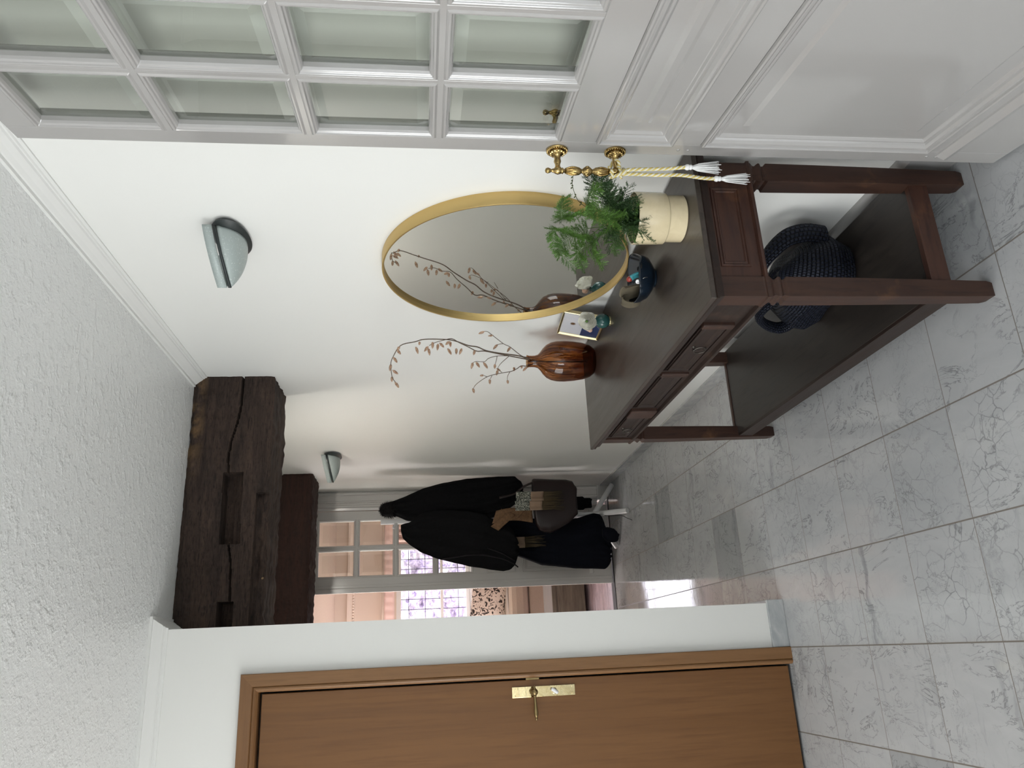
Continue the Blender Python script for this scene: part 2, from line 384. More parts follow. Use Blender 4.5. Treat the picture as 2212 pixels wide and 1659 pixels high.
f = MB().box(XR, XR+.1, -2.5, 5.95, 0, CZ).build('wall_right', 'wall_paint'); struct(f, 'white wall carrying the round mirror and both sconces', 'wall')
# rear wall and left wall; opaque panes added in their openings block the sky
mb = MB(); mb.box(-2.1, -1.35, -2.5, -2.4, 0, CZ).box(.25, XR, -2.5, -2.4, 0, CZ).box(-1.35, .25, -2.5, -2.4, 0, .35).box(-1.35, .25, -2.5, -2.4, 2.35, CZ)
struct(mb.build('wall_rear', 'wall_paint'), 'white wall behind the camera with a tall window', 'wall')
mb = MB(); mb.box(-2.1, -2.0, -2.5, -1.70, 0, CZ).box(-2.1, -2.0, -.10, 1.35, 0, CZ).box(-2.1, -2.0, -1.70, -.10, 0, .35).box(-2.1, -2.0, -1.70, -.10, 2.15, CZ).box(-2.1, -2.0, 2.75, 5.95, 0, CZ).box(-2.1, -2.0, 1.35, 2.75, 0, .5).box(-2.1, -2.0, 1.35, 2.75, 2.2, CZ)
struct(mb.build('wall_left', 'wall_paint'), 'white wall left of the wooden door with a window', 'wall')
mb = MB(); mb.box(-1.36, .26, -2.49, -2.42, .34, 2.36)
for k in range(4): x = -1.35+.52*k; mb.box(x, x+.04, -2.42, -2.40, .35, 2.35)
struct(mb.build('window_2', 'opaque_pane', org=(-.55, -2.45, .35)), 'tall unseen window behind the camera, opaque panes added to block the sky', 'window')
mb = MB(); mb.box(-2.09, -2.02, 1.34, 2.76, .49, 2.21)
for k in range(3): y = 1.35+.68*k; mb.box(-2.02, -2.0, y, y+.04, .5, 2.2)
struct(mb.build('window_3', 'opaque_pane', org=(-2.05, 2.05, .5)), 'unseen window in the left wall, opaque panes added to block the sky', 'window')
mb = MB(); mb.box(-2.09, -2.02, -1.71, -.09, .34, 2.16)
for k in range(3): y = -1.70+.78*k; mb.box(-2.02, -2.0, y, y+.04, .35, 2.15)
struct(mb.build('window_4', 'opaque_pane', org=(-2.05, -.9, .35)), 'unseen window in the left wall near the camera, opaque panes added to block the sky', 'window')
mb = MB(); mb.box(.965, XR, .40, .50, 0, CZ).box(-2.0, -1.0, .40, .50, 0, CZ).box(-1.0, .965, .40, .50, 2.30, CZ)
struct(mb.build('wall_partition', 'wall_paint'), 'white partition the glazed door is hinged to', 'wall')
# cupboard block with the wooden door
WX, WY = .137, 3.05
mb = MB(); mb.box(-.088, WX, WY, WY+.1, 0, CZ).box(-2.0, -.93, WY, WY+.1, 0, CZ).box(-.94, -.088, WY, WY+.1, 2.018, CZ)
mb.box(WX-.1, WX, WY+.1, 5.80, 0, CZ)
struct(mb.build('wall_centre', 'wall_paint'), 'white wall around the wooden door, turning the corner into the passage', 'wall')
mb = MB(); mb.box(-.030, WX+.012, WY-.012, WY, 0, .068).box(WX, WX+.012, WY, 5.8, 0, .068)
struct(mb.build('baseboard_centre', 'marble_plinth', bev=.002), 'grey marble plinth at the foot of the white wall beside the wooden door', 'baseboard')
mb = MB(); mb.box(XR-.010, XR, 2.805, 5.75, 0, .064)
struct(mb.build('baseboard_right', 'marble_plinth', bev=.001), 'grey marble plinth along the right wall past the table', 'baseboard')
mb = MB(); mb.loft([[(XR-.014, y, 0), (XR-.014, y, .128), (XR-.006, y, .152), (XR, y, .156), (XR, y, 0)] for y in (.5, 2.805)])
struct(mb.build('baseboard_near', 'gloss_white'), 'white painted skirting board behind the console table', 'baseboard')
CP = [(0,.054),(.005,.054),(.007,.046),(.011,.043),(.011,.039),(.016,.036),(.026,.022),(.034,.013),(.036,.009),(.046,.009),(.046,0)]
def crown(name, path, label, side=1):
    # path of wall points, wall on one side; mitred sweep
    P2 = [Vector((x, y, 0)) for x, y in path]; n = len(P2); rings = []
    for i in range(n):
        d1 = (P2[i]-P2[i-1]).normalized() if i else (P2[1]-P2[0]).normalized()
        d2 = (P2[i+1]-P2[i]).normalized() if i < n-1 else d1
        n1 = Vector((-d1.y, d1.x, 0))*side; n2 = Vector((-d2.y, d2.x, 0))*side
        b = (n1+n2)/(1+n1.dot(n2))
        rings.append([P2[i]+b*d+Vector((0,0,CZ-h)) for d, h in CP]+[P2[i]+Vector((0,0,CZ))])
    mb = MB(); mb.loft(rings, closed=True)
    return struct(mb.build(name, 'crown_paint'), label, 'crown moulding')
crown('trim_2', [(XR, .5), (XR, 3.25)], 'white crown moulding above the round mirror wall')
crown('trim_3', [(XR, 3.53), (XR, 5.15)], 'white crown moulding between the two oak beams')
crown('trim_4', [(-2.0, WY), (WX, WY), (WX, 3.25)], 'white crown moulding above the wooden door, turning towards the beam', -1)

# ------------------------------------------------------------------ oak beams
def beam(name, y0, y1, z0, z1, mat, label, marks, seed):
    mb = MB(); L0, L1 = WX, XR; nx = 300; nz_, ny = 90, 40
    def ins(x, z):
        d = 0
        if marks:
            if .467 < x < .765 and 2.165+.01*(x-.467) < z < 2.243+.01*(x-.467): d = .075 if z > 2.205 else .055
            if x < .24 and 2.172 < z < 2.232: d = .08
            if x < .675 and z < 2.108: d = max(d, .022 + .012*noise.noise(Vector((x*20, z*60, 3))))
            # the long drying crack
            ck = [(1.19, 2.192), (1.08, 2.190), (.98, 2.203), (.90, 2.228), (.84, 2.231), (.765, 2.226), (.467, 2.205), (.40, 2.196), (.30, 2.190), (.22, 2.184)]
            zc, = lerp([(a, b+.003*math.sin(a*60)) for a, b in ck], x)
            w = .0036 if x > .765 else (.003 if x < .467 else 0)
            if abs(z-zc) < w: d = max(d, .03)
        return d
    def near(u, v):
        x = L0+(L1-L0)*u; z = z1+(z0-z1)*v
        rag = .006*noise.noise(Vector((x*22, z*4, seed)))+.003*noise.noise(Vector((x*60, z*60, seed)))
        e = 0
        t = min(z-z0, z1-z)
        if t < .018: e = (.018-t)*.55
        zz = z
        if t < .004: zz = z+.006*noise.noise(Vector((x*35, seed, z)))
        return (x, y0+ins(x, z)+e+rag, zz)
    def under(u, v):
        x = L0+(L1-L0)*u; y = y0+(y1-y0)*v
        s = near(u, 1)
        yy = s[1]+(y1-s[1])*v
        return (x, yy, s[2]+(.007*noise.noise(Vector((x*14, y*30, seed))) if v > 0 else 0))
    mb.grid(near, nx, nz_); mb.grid(under, nx, ny)
    def backf(u, v): x = L0+(L1-L0)*u; s = under(u, 1); return (x, s[1], s[2]+(z1-s[2])*v)
    mb.grid(backf, nx, 4)
    o = mb.build(name, mat, org=((L0+L1)/2, (y0+y1)/2, z0))
    return tag(o, label, 'beam')
beam('oak_beam', 3.25, 3.53, 2.06, CZ, 'old_oak', 'dark old oak ceiling beam, the nearer and deeper one, with mortise holes and a long crack', True, 1.3)
beam('oak_beam', 5.15, 5.45, 2.155, CZ, 'old_oak_red', 'dark reddish oak beam above the far doorway, behind the cracked beam', False, 8.1)

# ------------------------------------------------------------------ moulded frames
def ring(mb, r, prof, cap=None, mi=None):
    """r=(s0,s1,z0,z1); prof=[(inset, height)...] swept round the rectangle with mitres, in local (s, w, z)."""
    rings = [[(r[0]+i, w, r[2]+i), (r[1]-i, w, r[2]+i), (r[1]-i, w, r[3]-i), (r[0]+i, w, r[3]-i)] for i, w in prof]
    mb.loft(rings, cap=False, mi=mi)
    if cap: i, w = prof[-1]; mb.add([(r[0]+i, w, r[2]+i), (r[1]-i, w, r[2]+i), (r[1]-i, w, r[3]-i), (r[0]+i, w, r[3]-i)], [(0,1,2,3)], mi)
PANE = [(0,0),(.004,.003),(.008,.003),(.010,-.001),(.013,-.002),(.016,-.008),(.0165,-.019)]
PANEL = [(0,0),(.001,.0065),(.004,.0085),(.008,.0070),(.0095,.0025),(.012,.0040),(.018,.0030),(.024,-.0020),(.027,-.0065),(.0285,-.0050),(.032,-.0055),(.036,-.0095),(.038,-.0105)]
def glazed_door(name, mat, M, th, x0, width, ncol, zs, ztop, zrows, glass_in, parts_label, pane=PANE, org=(0,0,0), bottom_ledge=True, z_rails=None):
    """M maps local (s, w, z) to world; w>0 is the visible side"""
    st = x0; zg0, zg1 = zrows[0], zrows[-1]; r1, p1a, p1b, p2a, p2b = z_rails
    G0, G1 = st, width-st
    mb = MB(M)
    mb.box(0, G0, -th, 0, zs, ztop).box(G1, width, -th, 0, zs, ztop).box(G0, G1, -th, 0, zg1, ztop)
    mb.box(G0, G1, -th, 0, p1b, zg0).box(G0, G1, -th, 0, p2b, p1a).box(G0, G1, -th, 0, zs, p2a)
    cw = (G1-G0)/ncol
    cells = []
    for i in range(ncol):
        for j in range(len(zrows)-1):
            a = G0+i*cw; b = a+cw; c = zrows[j]; d = zrows[j+1]
            m = .010
            ra = (a+(0 if i == 0 else m-.004), b-(0 if i == ncol-1 else m-.004), c+(0 if j == 0 else m-.004), d-(0 if j == len(zrows)-2 else m-.004))
            ring(mb, ra, pane)
            ring(mb, (a, b, c, d), [(0,-th),(.006,-th-.001),(.010,-th+.002),(.013,-th+.008),(.0135,-.019)])
            cells.append(ra)
    # muntin cores and crests
    for i in range(1, ncol): x = G0+i*cw; mb.box(x-.0062, x+.0062, -th, .001, zg0, zg1)
    for j in range(1, len(zrows)-1): z = zrows[j]; mb.box(G0, G1, -th, .0012, z-.0062, z+.0062)
    root = mb.build(name, mat, org=org, bev=.0012)
    for ra in cells:
        g = MB(M); i = .0160; q = (ra[0]+i, ra[1]-i, ra[2]+i, ra[3]-i); bw = .024
        ring(g, q, [(0, -.019), (0, -.0175), (bw, -.0125)], mi=1)
        a = (q[0]+bw, q[1]-bw, q[2]+bw, q[3]-bw)
        g.add([(a[0],-.0125,a[2]),(a[1],-.0125,a[2]),(a[1],-.0125,a[3]),(a[0],-.0125,a[3])], [(0,1,2,3)], 0)
        g.build('glass_pane', ['pane_glass', 'bevel_glass'], root)
    for (za, zb) in ((p1a, p1b), (p2a, p2b)):
        g = MB(M); r = (G0, G1, za, zb)
        ring(g, r, PANEL+[(.072,-.0105),(.082,-.005)] , cap=True)
        ring(g, r, [(0,-th),(.03,-th+.01)], cap=True)
        g.build('raised_panel', mat, root, bev=.0008)
    if bottom_ledge:
        g = MB(M); g.loft([[(s, 0, .155), (s, .012, .160), (s, .014, .170), (s, .008, .182), (s, .004, .188), (s, 0, .19)] for s in (.036, width-.03)])
        g.build('kick_moulding', mat, root)
    return root

# near glazed door, standing open beside the wall
A2 = math.radians(8.9); sa, ca = math.sin(A2), math.cos(A2)
M2 = Matrix(((-sa, -ca, 0, 1.0849), (-ca, sa, 0, 1.4719), (0, 0, 1, 0), (0, 0, 0, 1)))
d2 = glazed_door('door_2', 'gloss_white', M2, .040, .050, .974, 4, .010, 2.272, [1.104, 1.378, 1.656, 1.945, 2.212], 0, '',
                 org=M2 @ Vector((.487, 0, 0)), z_rails=(1.104, .845, 1.024, .218, .779))
struct(d2, 'white glazed door standing open at the right, with bevelled panes and raised panels', 'door')
for s_ in (.047, ):
    for z_ in (.800, .824, .205, .180):
        MB(M2).ball((s_-.022, .0, z_), .0045, 8, sc=(1, .4, 1)).build('dowel_plug', 'gloss_white', d2, smooth=True)
for z_ in (.25, 1.15, 2.0):
    MB(M2).lathe([(.008, -.05), (.008, .05)], (.978, -.005, z_), (0, 0, 1), 12).build('hinge', 'polished_brass', d2, smooth=True, autos=40)

# ornate brass pull handle on the glazed door
def rosette(mb, s_, z_, sg):
    ax = (0, sg, 0); c = (s_, 0 if sg > 0 else -.04, z_)
    mb.lathe([(.0005,0),(.0240,0),(.0255,.002),(.0245,.005),(.0205,.0055),(.0200,.004),(.0165,.005),(.0160,.010),(.0125,.014),(.0080,.017),(.0072,.024),(.0085,.030),(.0062,.036),(.0060,.042),(.0085,.046),(.0100,.050),(.0085,.055)], c, ax, 28)
    for k in range(26):
        t = 2*PI*k/26; mb.ball((s_+.0225*math.cos(t), c[1]+sg*.0055, z_+.0225*math.sin(t)), .0022, 6)
    for k in range(12):
        t = 2*PI*k/12; mb.ball((s_+.0150*math.cos(t), c[1]+sg*.0105, z_+.0150*math.sin(t)), .0038, 6, sc=(1,.8,1))
def pull(sg, zt=1.107, zb=.971, s_=.012):
    nonlocal_root = None
    bt = .052*sg + (0 if sg > 0 else -.04)
    mb = MB(M2); n = 24
    prof = [(.0004,1.137),(.0050,1.135),(.0068,1.130),(.0050,1.125),(.0030,1.122),(.0046,1.119),(.0046,1.117),(.0070,1.113),(.0088,1.107),(.0070,1.101),(.0062,1.098),(.0075,1.096),(.0040,1.093),
            (.0055,1.086),(.0085,1.076),(.0100,1.066),(.0088,1.058),(.0052,1.053),(.0048,1.051),(.0062,1.049),(.0098,1.045),(.0108,1.039),(.0098,1.033),(.0062,1.029),(.0048,1.027),(.0052,1.025),(.0088,1.020),(.0100,1.012),(.0085,1.002),(.0055,.992),(.0040,.985),(.0075,.982),(.0062,.980),(.0070,.977),(.0088,.971),(.0070,.965),(.0046,.962),(.0030,.957),(.0055,.954),(.0068,.949),(.0050,.944),(.0004,.942)]
    mb.lathe([(r, h) for r, h in prof], (s_, bt, 0), (0,0,1), n)
    for k in range(8):
        t = 2*PI*k/8
        for (a, b) in ((1.090, 1.054), (1.024, .988)):
            mb.tube([(s_+(.0042+.0052*math.sin(PI*u))*math.cos(t), bt+(.0042+.0052*math.sin(PI*u))*math.sin(t), a+(b-a)*u) for u in [i/8 for i in range(9)]], .0021, 5)
        mb.ball((s_+.0098*math.cos(t), bt+.0098*math.sin(t), 1.039), .0032, 6, sc=(1,1,1.6))
    root = empty('pull_handle', (0,0,0), '', '') if 0 else None
    h = mb.build('pull_handle', 'antique_brass', d2, smooth=True)
    for z_ in (zt, zb):
        r = MB(M2); rosette(r, s_, z_, sg); r.build('rosette', 'antique_brass', h, smooth=True, autos=50)
pull(1); pull(-1)
# twisted cord with two tassels tied to the handle
def rope(mb, pts, r, pitch=.009, strands=4, seg=6):
    pts = smooth_path(pts, 10); L = 0; acc = [0]
    for a, b in zip(pts, pts[1:]): L += (b-a).length; acc.append(L)
    for s0 in range(strands):
        out = []
        n = max(8, int(L/.0022))
        up = Vector((.2, .9, .3))
        for i in range(n+1):
            d = L*i/n; k = 0
            while k < len(acc)-2 and acc[k+1] < d: k += 1
            t = (d-acc[k])/max(acc[k+1]-acc[k], 1e-6); p_ = pts[k].lerp(pts[k+1], t); tg = (pts[k+1]-pts[k]).normalized()
            a = (up-tg*up.dot(tg)).normalized(); b = tg.cross(a); th = 2*PI*(d/pitch/3+s0/strands)
            out.append(p_+(a*math.cos(th)+b*math.sin(th))*r*.52)
        mb.tube(out, r*.50, seg, mi=s0 % 2)
cs, cw_ = .012, .052
root = empty('tassel_cord', M2 @ Vector((cs, cw_, .97)), 'gold and white twisted cord with two white tassels knotted round the lower brass door handle', 'cord')
mb = MB(M2)
rope(mb, [(.012+.0125*math.cos(t), .052+.0125*math.sin(t), .985-.002*k) for k, t in enumerate([i*PI/5 for i in range(18)])], .0038)
rope(mb, [(.012+.014*math.cos(t), .034+.010*math.sin(t), .988-.003*k) for k, t in enumerate([i*PI/4+1 for i in range(10)])], .0038)
rope(mb, [(.004,.062,.985),(.024,.066,.972),(.030,.058,.955),(.020,.050,.945)], .0042)
mb.build('knot', ['rope_white', 'rope_gold'], root, smooth=True)
for pts in ([(.024,.056,.962),(.030,.054,.94),(.032,.053,.90),(.036,.052,.85),(.040,.050,.815)], [(.018,.060,.960),(.020,.060,.93),(.018,.060,.88),(.020,.060,.82),(.012,.062,.765),(.010,.062,.735)]):
    mb = MB(M2); rope(mb, pts, .0044); c = mb.build('cord', ['rope_white', 'rope_gold'], root, smooth=True)
    e = Vector(pts[-1]); t = MB(M2)
    t.ball((e.x, e.y, e.z-.004), .0072, 10, sc=(1,1,1.0)); t.lathe([(.005,-.008),(.0062,-.012),(.005,-.015)], e, (0,0,1), 12)
    for k in range(60):
        a = 2*PI*random.random(); q = random.random()**.5; l = .060+.012*random.random()
        t.tube([(e.x, e.y, e.z-.010), (e.x+.008*q*math.cos(a), e.y+.008*q*math.sin(a), e.z-.03), (e.x+.015*q*math.cos(a), e.y+.015*q*math.sin(a), e.z-.01-l)], [.0016,.0014,.0008], 4)
    t.build('tassel', 'tassel_white', root, smooth=True)

# ------------------------------------------------------------------ wooden door
yl = WY+.008
mb = MB().box(-.925, -.100, yl, yl+.04, .012, 2.004)
d1 = mb.build('door_1', 'alder_door', bev=.002, org=(-.51, yl+.02, 0)); struct(d1, 'closed light brown wooden flush door with a brass lock plate', 'door')
CPR = [(0, WY), (0, WY-.016), (.002, WY-.018), (.042, WY-.018), (.045, WY-.014), (.048, WY-.018), (.053, WY-.019), (.058, WY-.015), (.063, WY-.008), (.063, WY+.05), (0, WY+.05)]
mb = MB(); o0, o1, zt = -.030, -.993, 2.077
# mitred casing: right upright, then head
mb.loft([[(o0-i, w, 0 if k == 0 else zt-i) for i, w in CPR] for k in (0, 1)])
cas = mb.build('casing', 'alder_casing', d1)
mb = MB(); mb.loft([[(x-(i if k else -i), w, zt-i) for i, w in CPR] for k, x in ((1, o0), (0, o1))])
mb.build('head_casing', 'alder_casing_cross', d1)
mb = MB(); mb.loft([[(o1+i, w, 0 if k == 0 else zt-i) for i, w in CPR] for k in (0, 1)]); mb.build('casing', 'alder_casing', d1)
mb = MB().box(-.927, -.098, yl+.041, yl+.045, .0, 2.015); mb.build('gap_backing', 'rubber_black', d1)  # black sheet behind the whole leaf, puts shade into the door gap
yp = yl-.003
pt = MB().box(-.1615, -.1235, yp, yl, .861, 1.099).build('lock_plate', 'polished_brass', d1, bev=.001)
for x in (-.155, -.130):
    for z in (.872, 1.088): MB().lathe([(.0001,.0012),(.0028,.001),(.003,0)], (x, yp, z), (0,-1,0), 12).build('screw', 'polished_brass', pt, smooth=True, autos=40)
mb = MB(); mb.lathe([(.013,0),(.014,.002),(.012,.008),(.007,.012),(.0065,.026)], (-.1425, yp, 1.018), (0,-1,0), 24); mb.ball((-.1425, yp-.032, 1.018), .0125, 18)
mb.lathe([(.004,0),(.005,.004),(.003,.007),(.0045,.010),(.0001,.014)], (-.133, yp-.032, 1.018), (1,0,0), 16)
mb.lathe([(.0065,0),(.0062,.004),(.0046,.012),(.0048,.022),(.0064,.040),(.0080,.056),(.0078,.066),(.0055,.074),(.0032,.077),(.0045,.081),(.0040,.085),(.0001,.087)], (-.152, yp-.032, 1.018), (-1,0,-.02), 20)
mb.build('lever_handle', 'dark_brass', pt, smooth=True)
mb = MB(Matrix.Translation((-.1425, yp-.006, .940)) @ Matrix.Rotation(math.radians(35), 4, 'Y')); mb.box(-.0065, .0065, -.014, .004, -.015, .015)
mb.build('thumb_turn', 'white_plastic', pt, bev=.005)
mb = MB().lathe([(.011,0),(.011,.003),(.008,.005)], (-.1425, yp, .940), (0,-1,0), 20); mb.build('turn_collar', 'polished_brass', pt, smooth=True, autos=40)
MB().box(-.1005, -.0945, yl-.002, yl+.01, .995, 1.045).build('strike', 'dark_brass', d1)

# ------------------------------------------------------------------ far doorway
FY = 5.80
mb = MB(); mb.box(1.085, XR, FY, FY+.1, 0, CZ).box(-.4, 1.085, FY, FY+.1, 2.285, CZ); mb.box(-2.1, .05, FY, FY+.1, 0, CZ)
struct(mb.build('wall_far', 'wall_paint'), 'white wall around the far glazed doorway', 'wall')
mb = MB()
FC = [(1.188, FY), (1.188, FY-.022), (1.176, FY-.030), (1.166, FY-.030), (1.163, FY-.022), (1.158, FY-.018), (1.120, FY-.018), (1.116, FY-.024), (1.108, FY-.024), (1.104, FY-.014), (1.092, FY-.014), (1.088, FY-.020), (1.074, FY-.020), (1.070, FY-.010), (1.050, FY-.006), (1.050, FY+.05), (1.188, FY+.05)]
mb.loft([[(x, y, z) for x, y in FC] for z in (.088, 2.33)])
mb.box(1.100, 1.189, FY-.042, FY, .0, .088)
struct(mb.build('trim_5', 'gloss_grey_white', bev=.001), 'white moulded architrave and plinth block at the right of the far doorway', 'architrave')
M3 = Matrix(((-1, 0, 0, 1.046), (0, -1, 0, FY+.004), (0, 0, 1, 0), (0, 0, 0, 1)))
d3 = glazed_door('door_3', 'gloss_grey_white', M3, .04, .060, .545, 2, .015, 2.275, [1.060, 1.336, 1.628, 1.912, 2.200], 0, '',
                 org=(.80, FY+.02, 0), z_rails=(1.060, .745, .960, .165, .690), bottom_ledge=True)
struct(d3, 'closed white glazed leaf of the far doorway, behind the coat rack', 'door')
mb = MB(M3); mb.rects([(.545, .590, -.04, -.004, .015), (.545, .590, -.04, -.004, 2.275)]); mb.rects([(.536, .556, -.004, .008, .02), (.536, .556, -.004, .008, 2.275)])
mb.build('meeting_stile', 'gloss_grey_white', d3, bev=.002)

# ------------------------------------------------------------------ console table
tb = empty('console_table', (.963, 2.25, 0), 'long dark wooden console table with drawers and a low shelf against the white wall', 'table')
TX0, TX1, TY0, TY1 = .753, 1.178, 1.553, 2.948
mb = MB(); mb.box(TX0, TX1, TY0, TY1, .737, .750)
mb.build('tabletop', 'table_top_wood', tb, bev=.002)
mb = MB(); rr = [(.004, .7372), (.000, .733), (.001, .729), (.006, .727), (.009, .7135), (.018, .7125)]
mb.rects([(TX0+.001+i, TX1-.003, TY0+.001+i, TY1-.001-i, z) for i, z in rr]); mb.build('edge_moulding', 'table_wood_long', tb)
def leg(x, y):
    mb = MB(); cx, cy2 = x, y
    H = [(0,.0175),(.006,.019),(.018,.0210),(.10,.0222),(.25,.0240),(.42,.0255),(.542,.0262),(.5445,.0262),(.550,.0208),(.555,.0208),(.560,.0258),(.5635,.0265),(.568,.0245),(.573,.0208),(.578,.0215),(.585,.0262),(.588,.0268),(.5885,.0268),(.590,.0300),(.5975,.0300),(.5995,.0268),(.603,.0262),(.714,.0262)]
    mb.rects([(cx-h, cx+h, cy2-h, cy2+h, z) for z, h in H]); return mb.build('leg', 'table_wood_upright', tb, bev=.0012)
LX = (.798, 1.120); LY = (1.606, 2.894)
for x in LX:
    for y in LY: leg(x, y)
def panel_mould(mb, M, r, p=[(0,0),(.001,.003),(.005,.004),(.007,.001),(.009,.003),(.012,.0035),(.016,-.002)], cap=True): 
    g = MB(M); ring(g, r, p, cap=cap); n = len(mb.v); mb.v += g.v; mb.f += [tuple(n+i for i in q) for q in g.f]; mb.mi += g.mi
Mn = Matrix(((1,0,0,0),(0,-1,0,1.586),(0,0,1,0),(0,0,0,1)))
mb = MB(); mb.box(.824, 1.094, 1.586, 1.606, .600, .7125); mb.rects([(.824, 1.094, 1.576, 1.60, .590), (.824, 1.094, 1.574, 1.60, .5935), (.824, 1.094, 1.576, 1.60, .598), (.824,1.094,1.584,1.60,.601)])
panel_mould(mb, Mn, (.853, 1.075, .624, .700)); mb.build('end_apron', 'table_wood_cross', tb)
mb = MB(); mb.box(.824, 1.094, 2.894, 2.914, .590, .7125); mb.build('end_apron', 'table_wood_cross', tb)
mb = MB(); mb.box(1.11, 1.128, 1.632, 2.868, .600, .7125).box(.83, 1.11, 1.62, 2.88, .598, .604); mb.build('back_apron', 'table_wood_long', tb)
mb = MB(); mb.box(.779, .800, 1.632, 2.868, .600, .616).box(.786, .800, 1.632, 2.868, .693, .7125)
mb.box(.7784, .799, 1.6315, 1.7485, .6006, .7120).box(.7784, .799, 2.105, 2.155, .6006, .700).box(.7784, .799, 2.47, 2.57, .6006, .700).box(.7784, .799, 2.855, 2.8685, .6006, .700)
mb.rects([(.768, .79, 1.636, 2.864, .589), (.766, .79, 1.634, 2.866, .593), (.768, .79, 1.636, 2.864, .5985), (.779, .79, 1.636, 2.864, .602)])
mb.build('front_frame', 'table_wood_long', tb, bev=.001)
for (ya, yb, pr, za, zb) in ((1.748, 1.772, .012, .612, .698), (2.118, 2.128, .010, .612, .698), (2.133, 2.143, .010, .612, .698), (2.482, 2.562, .014, .606, .700)):
    MB().box(.779-pr, .790, ya, yb, za, zb).build('applied_bead', 'table_wood_upright', tb, bev=.004)
Mf = Matrix(((0,-1,0,.783),(1,0,0,0),(0,0,1,0),(0,0,0,1)))
for i, (ya, yb, rg) in enumerate(((1.778, 2.108, 1), (2.150, 2.472, 0), (2.572, 2.858, 1))):
    mb = MB(); mb.box(.783, 1.05, ya, yb, .618, .688)
    panel_mould(mb, Mf, (ya+.006, yb-.006, .622, .685), [(0,0),(0,.006),(.006,.007),(.010,.003),(.016,.001)])
    dr = mb.build('drawer', 'table_wood_long', tb, bev=.0008)
    if rg:
        yc = 1.925 if i == 0 else 2.742; p_ = MB()
        p_.lathe([(.006,0),(.006,.002),(.003,.003),(.003,.010),(.005,.012),(.0001,.014)], (.783, yc, .664), (-1,0,0), 16)
        pts = [(.772-.002*math.sin(t), yc+.0165*math.sin(t), .6475+.0165*math.cos(t)) for t in [2*PI*k/24 for k in range(25)]]
        p_.tube(pts, .0019, 8, cap=False); p_.build('ring_pull', 'dark_iron', dr, smooth=True)
mb = MB(); mb.box(.790, 1.150, 1.600, 2.905, .138, .154); mb.build('shelf', 'shelf_wood', tb, bev=.001)
mb = MB(); mb.box(.780, .795, 1.628, 2.872, .096, .1535); mb.build('shelf_rail', 'table_wood_long', tb, bev=.0015)
for y in (1.592, 2.890): MB().box(.818, 1.100, y, y+.018, .105, .157).build('shelf_rail', 'table_wood_cross', tb, bev=.0015)
for y in (1.62, 2.3, 2.88): MB().box(1.135, 1.150, y-.02, y+.02, .154, .62).build('back_post', 'table_wood_upright', tb) if y == 2.3 else None

# ------------------------------------------------------------------ round mirror
MY, MZ, MR = 2.183, 1.150, .392
mr = empty('round_mirror', (XR, MY, MZ), 'large round mirror in a thin gold rim hanging on the white wall', 'mirror')
MB().lathe([(MR-.006,.008),(MR-.006,.0395),(MR-.004,.0405),(MR-.001,.0405),(MR,.039),(MR,0),(MR-.012,0),(MR-.012,.008)], (XR, MY, MZ), (-1,0,0), 160, cap=False).build('rim', 'brushed_gold', mr, smooth=True, autos=40)
MB().lathe([(MR-.006,.010),(MR-.006,.026)], (XR, MY, MZ), (-1,0,0), 128).build('mirror_glass', 'mirror_silver', mr)

# ------------------------------------------------------------------ wall sconces
def sconce(y0, label):
    z0 = 1.972
    r = empty('wall_sconce', (XR, y0, z0), label, 'wall lamp', 'glass wall sconces on the right wall')
    def outline(u, k=1.0, dz=0):
        h = .086*k*(1-u**2.1); return h, z0+.022+dz-.032*u
    mb = MB(); E = lambda a, b, x: [(x, y0+a*math.cos(t), z0-.004+b*math.sin(t)) for t in [2*PI*i/40 for i in range(40)]]
    mb.loft([E(.085,.048,XR), E(.085,.048,XR-.007)]); mb.build('backplate', 'white_lacquer', r, smooth=True, autos=40)
    mb = MB(); mb.loft([E(.104,.052,XR-.007), E(.106,.054,XR-.012), E(.085,.040,XR-.022), E(.05,.024,XR-.026)]); mb.build('mount_cup', 'black_metal', r, smooth=True, autos=50)
    n = 24
    def strip(k, dz0, dz1, name, mat, th):
        mb = MB(); pth = []
        for i in range(-n, n+1):
            u = 1-abs(i)/n; u = math.sin(u*PI/2); h, z = outline(u, k); pth.append((XR-.020-.150*u, y0+(1 if i > 0 else -1)*h, z))
        mb.loft([[(x, y, z+dz0) for x, y, z in pth], [(x, y, z+dz1) for x, y, z in pth]], closed=False, cap=False)
        return mb.build(name, mat, r, smooth=True, solid=th)
    strip(1.0, -.004, .004, 'rim_band', 'black_metal', .004)
    strip(1.03, .008, .034, 'upper_glass', 'frosted_glass', .004)
    mb = MB(); rings = []
    for i in range(n+1):
        u = math.sin(i/n*PI/2); h, z = outline(u, .97); d = .062*(1-u**1.8)+.0015
        rings.append([(XR-.020-.146*u, y0-h*math.cos(t), z-.004-d*math.sin(t)) for t in [PI*j/16 for j in range(17)]])
    mb.loft(rings, closed=False, cap=False); mb.build('glass_bowl', 'frosted_glass', r, smooth=True, solid=.003)
    return r
sconce(2.045, 'frosted glass and black wall sconce above the round mirror, the nearer one')
sconce(4.66, 'small frosted glass and black wall sconce above the coat rack, the farther one')

